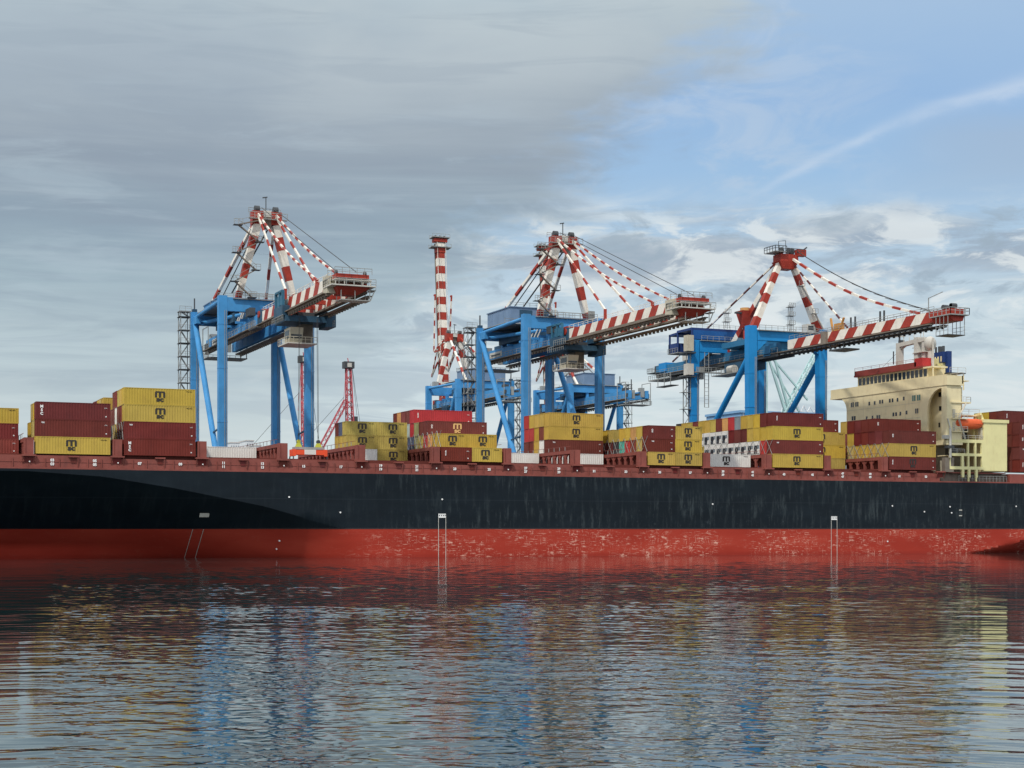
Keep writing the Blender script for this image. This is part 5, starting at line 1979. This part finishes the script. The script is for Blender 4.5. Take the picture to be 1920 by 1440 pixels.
# spreader hung on the left crane's ropes over the empty hold
sp_ = thing('container_spreader', 'orange red container spreader with white middle hanging over the empty bay', 'spreader', (-36.2, 12.0, 19.0))
m = MB()
m.box(-3.1, 3.1, -1.2, -.8, 0, .9, 'spreader_red')
m.box(-3.1, 3.1, .8, 1.2, 0, .9, 'spreader_red')
m.box(-3.3, -2.7, -1.25, 1.25, -.25, 1.0, 'spreader_red')
m.box(2.7, 3.3, -1.25, 1.25, -.25, 1.0, 'spreader_red')
m.box(-1.1, 1.1, -1.23, 1.23, .05, .95, 'white_box')
m.build('beam', sp_)
m = MB()
for x in (-3.2, 3.2):
    for y in (-1.2, 1.2): m.beam((x, y, -.25), (x * 1.02, y * 1.1, -1.0), .25, .08, 'dark_grey')
m.build('flipper', sp_)
m = MB()
for x in (-1.9, 1.9):
    m.hexa([(x - .6, -.5, 1.4), (x + .6, -.5, 1.4), (x + .6, .5, 1.4), (x - .6, .5, 1.4)], [(x - .3, -.3, 2.2), (x + .3, -.3, 2.2), (x + .3, .3, 2.2), (x - .3, .3, 2.2)], 'yellow_green')
    m.tube((x, -.3, 2.5), (x, .3, 2.5), .35, 'dark_grey' if x > 0 else 'yellow_green', 12)
m.box(-2.9, 2.9, -.8, .8, 1.0, 1.45, 'galvanised')
m.build('head_block', sp_)
m = MB()
for x in (-1.9, 1.9):
    for y in (-.3, .3): m.tube((x, y, 2.6), (x * .9, y, 25.6), .04, 'rope', 5)
m.build('hoist_rope', sp_)


# ------------------------------------------------------------------ lattice cranes and sheds behind
def lattice(m, p, q, w, h, n, mat, r=.12, w2=None, h2=None):
    p, q, a, u = m.frame(p, q)
    w2 = w if w2 is None else w2
    h2 = h if h2 is None else h2
    def corner(t, i):
        c = p.lerp(q, t)
        ww, hh = (w + (w2 - w) * t) / 2, (h + (h2 - h) * t) / 2
        sx, sy = ((-1, -1), (1, -1), (1, 1), (-1, 1))[i]
        return c + a * ww * sx + u * hh * sy
    for i in range(4):
        m.beam(corner(0, i), corner(1, i), r * 1.7, r * 1.7, mat)
        for k in range(n):
            j = (i + 1) % 4
            if k % 2: m.beam(corner(k / n, i), corner((k + 1) / n, j), r, r, mat)
            else: m.beam(corner(k / n, j), corner((k + 1) / n, i), r, r, mat)


def harbour_crane(label, x, y, ztop, flip=1, jib=True):
    t = thing('harbour_crane', label, 'crane', (x, y, 2.6), 0, 'red lattice cranes behind the quay')
    m = MB()
    h = ztop - 2.6
    m.box(-4, 4, -4, 4, .6, 3.2, 'stripe_red')
    for s in (-1, 1): m.box(-6, 6, s * 4 - .8, s * 4 + .8, 0, 1.1, 'dark_grey')
    m.build('chassis', t)
    m = MB()
    lattice(m, (1.2, 0, 3.2), (0, 0, h - 1.6), 2.6, 2.6, 26, 'lattice_red', .16, 1.2, 1.2)
    m.build('tower', t)
    m = MB()
    m.box(-1.4, 1.4, -1.1, 1.1, h - 1.8, h, 'dark_grey')
    m.box(-.6, .6, -1.2, 1.2, h - 1.5, h - .4, 'mast_white')
    m.beam((0, 0, h), (-.2, 0, h + 1.0), .2, .2, 'lattice_red')
    m.box(1.2, 2.4, -.8, .8, h * .66, h * .66 + 1.5, 'dark_grey')
    m.build('mast_head', t)
    if jib:
        m = MB()
        lattice(m, (-.6, 0, h * .78), (-10.5, 0, h * .40), 1.1, 1.1, 16, 'lattice_red', .11)
        lattice(m, (-10.5, 0, h * .40), (-3.0, 0, h * .30), 1.0, 1.0, 8, 'lattice_red', .11)
        m.build('jib', t)
    m = MB()
    m.tube((-.6, 0, h - 1), (-1.6, 0, h * .7), .05, 'lattice_red', 4)
    m.tube((-1.2, 0, h * .8), (-14, 0, h * .5), .05, 'rope', 4)
    m.tube((1.0, 0, h - 1), (4.0, 0, h * .55), .05, 'rope', 4)
    m.tube((1.0, 0, h - 1), (2.4, 0, h * .7), .05, 'rope', 4)
    m.build('guy_rope', t)


harbour_crane('slim red lattice crane standing between the two left gantry cranes', 8.9, 130, 50.0)
harbour_crane('thin red lattice crane mast behind a leg of the leftmost gantry crane', -3.4, 130, 51.0, jib=False)

t = thing('jib_crane', 'pale green lattice crane seen between the legs of the right gantry crane', 'crane', (162, 150, 2.6), 0)
m = MB()
for (x0, x1) in ((-1.6, 2.4), (0.6, 3.6)):
    m.beam((x0 - 6.4, 0, 57.5), (x1 - 1.2, 0, 33), .55, .55, 'lattice_green', .9, .9)
m.beam((-7.6, 0, 58), (7.0, 0, 44), .5, .5, 'lattice_green')
m.beam((-7.0, 1, 56), (4.5, 1, 40), .4, .4, 'lattice_green')
m.beam((-8.4, 0, 58), (-8.6, 0, 3), .5, .5, 'lattice_green')
m.build('frame', t)
m = MB()
lattice(m, (-2.0, 0, 38.0), (12.8, 0, 62.5), 2.2, 2.2, 14, 'lattice_green', .22, 1.6, 1.6)
m.box(10.8, 14.2, -.9, .9, 61.4, 63.6, 'lattice_green')
m.build('jib', t)
m = MB()
m.hexa([(-5, -4, 0), (5, -4, 0), (5, 4, 0), (-5, 4, 0)], [(-3, -3, 34), (3, -3, 34), (3, 3, 34), (-3, 3, 34)], 'lattice_green')
m.build('portal', t)

t = thing('warehouse', 'pale blue shed with white roof trusses behind the right crane', 'building', (168, 176, 2.6), 0)
m = MB()
m.box(-8, 24, 0, 22, 0, 41.5, 'shed_blue')
for i in range(12): m.box(-7 + i * 2.6, -6.8 + i * 2.6, -.08, 0, 0, 41.5, 'shed_white')
m.build('wall', t)
m = MB()
m.box(-8.4, 24.4, -.5, 22.4, 41.5, 42.3, 'shed_blue')
for i in range(6):
    m.beam((8 + i * 2.6, -.3, 42.3), (9.2 + i * 2.6, -.3, 45.5 - i * .3), .3, .3, 'shed_white')
    m.beam((10.6 + i * 2.6, -.3, 42.3), (9.2 + i * 2.6, -.3, 45.5 - i * .3), .3, .3, 'shed_white')
m.build('roof', t)
m = MB()
for x in (5, 8.5): m.box(x, x + 1.3, -.15, -.05, 33.5, 35.0, 'glass_dark')
m.build('window', t)
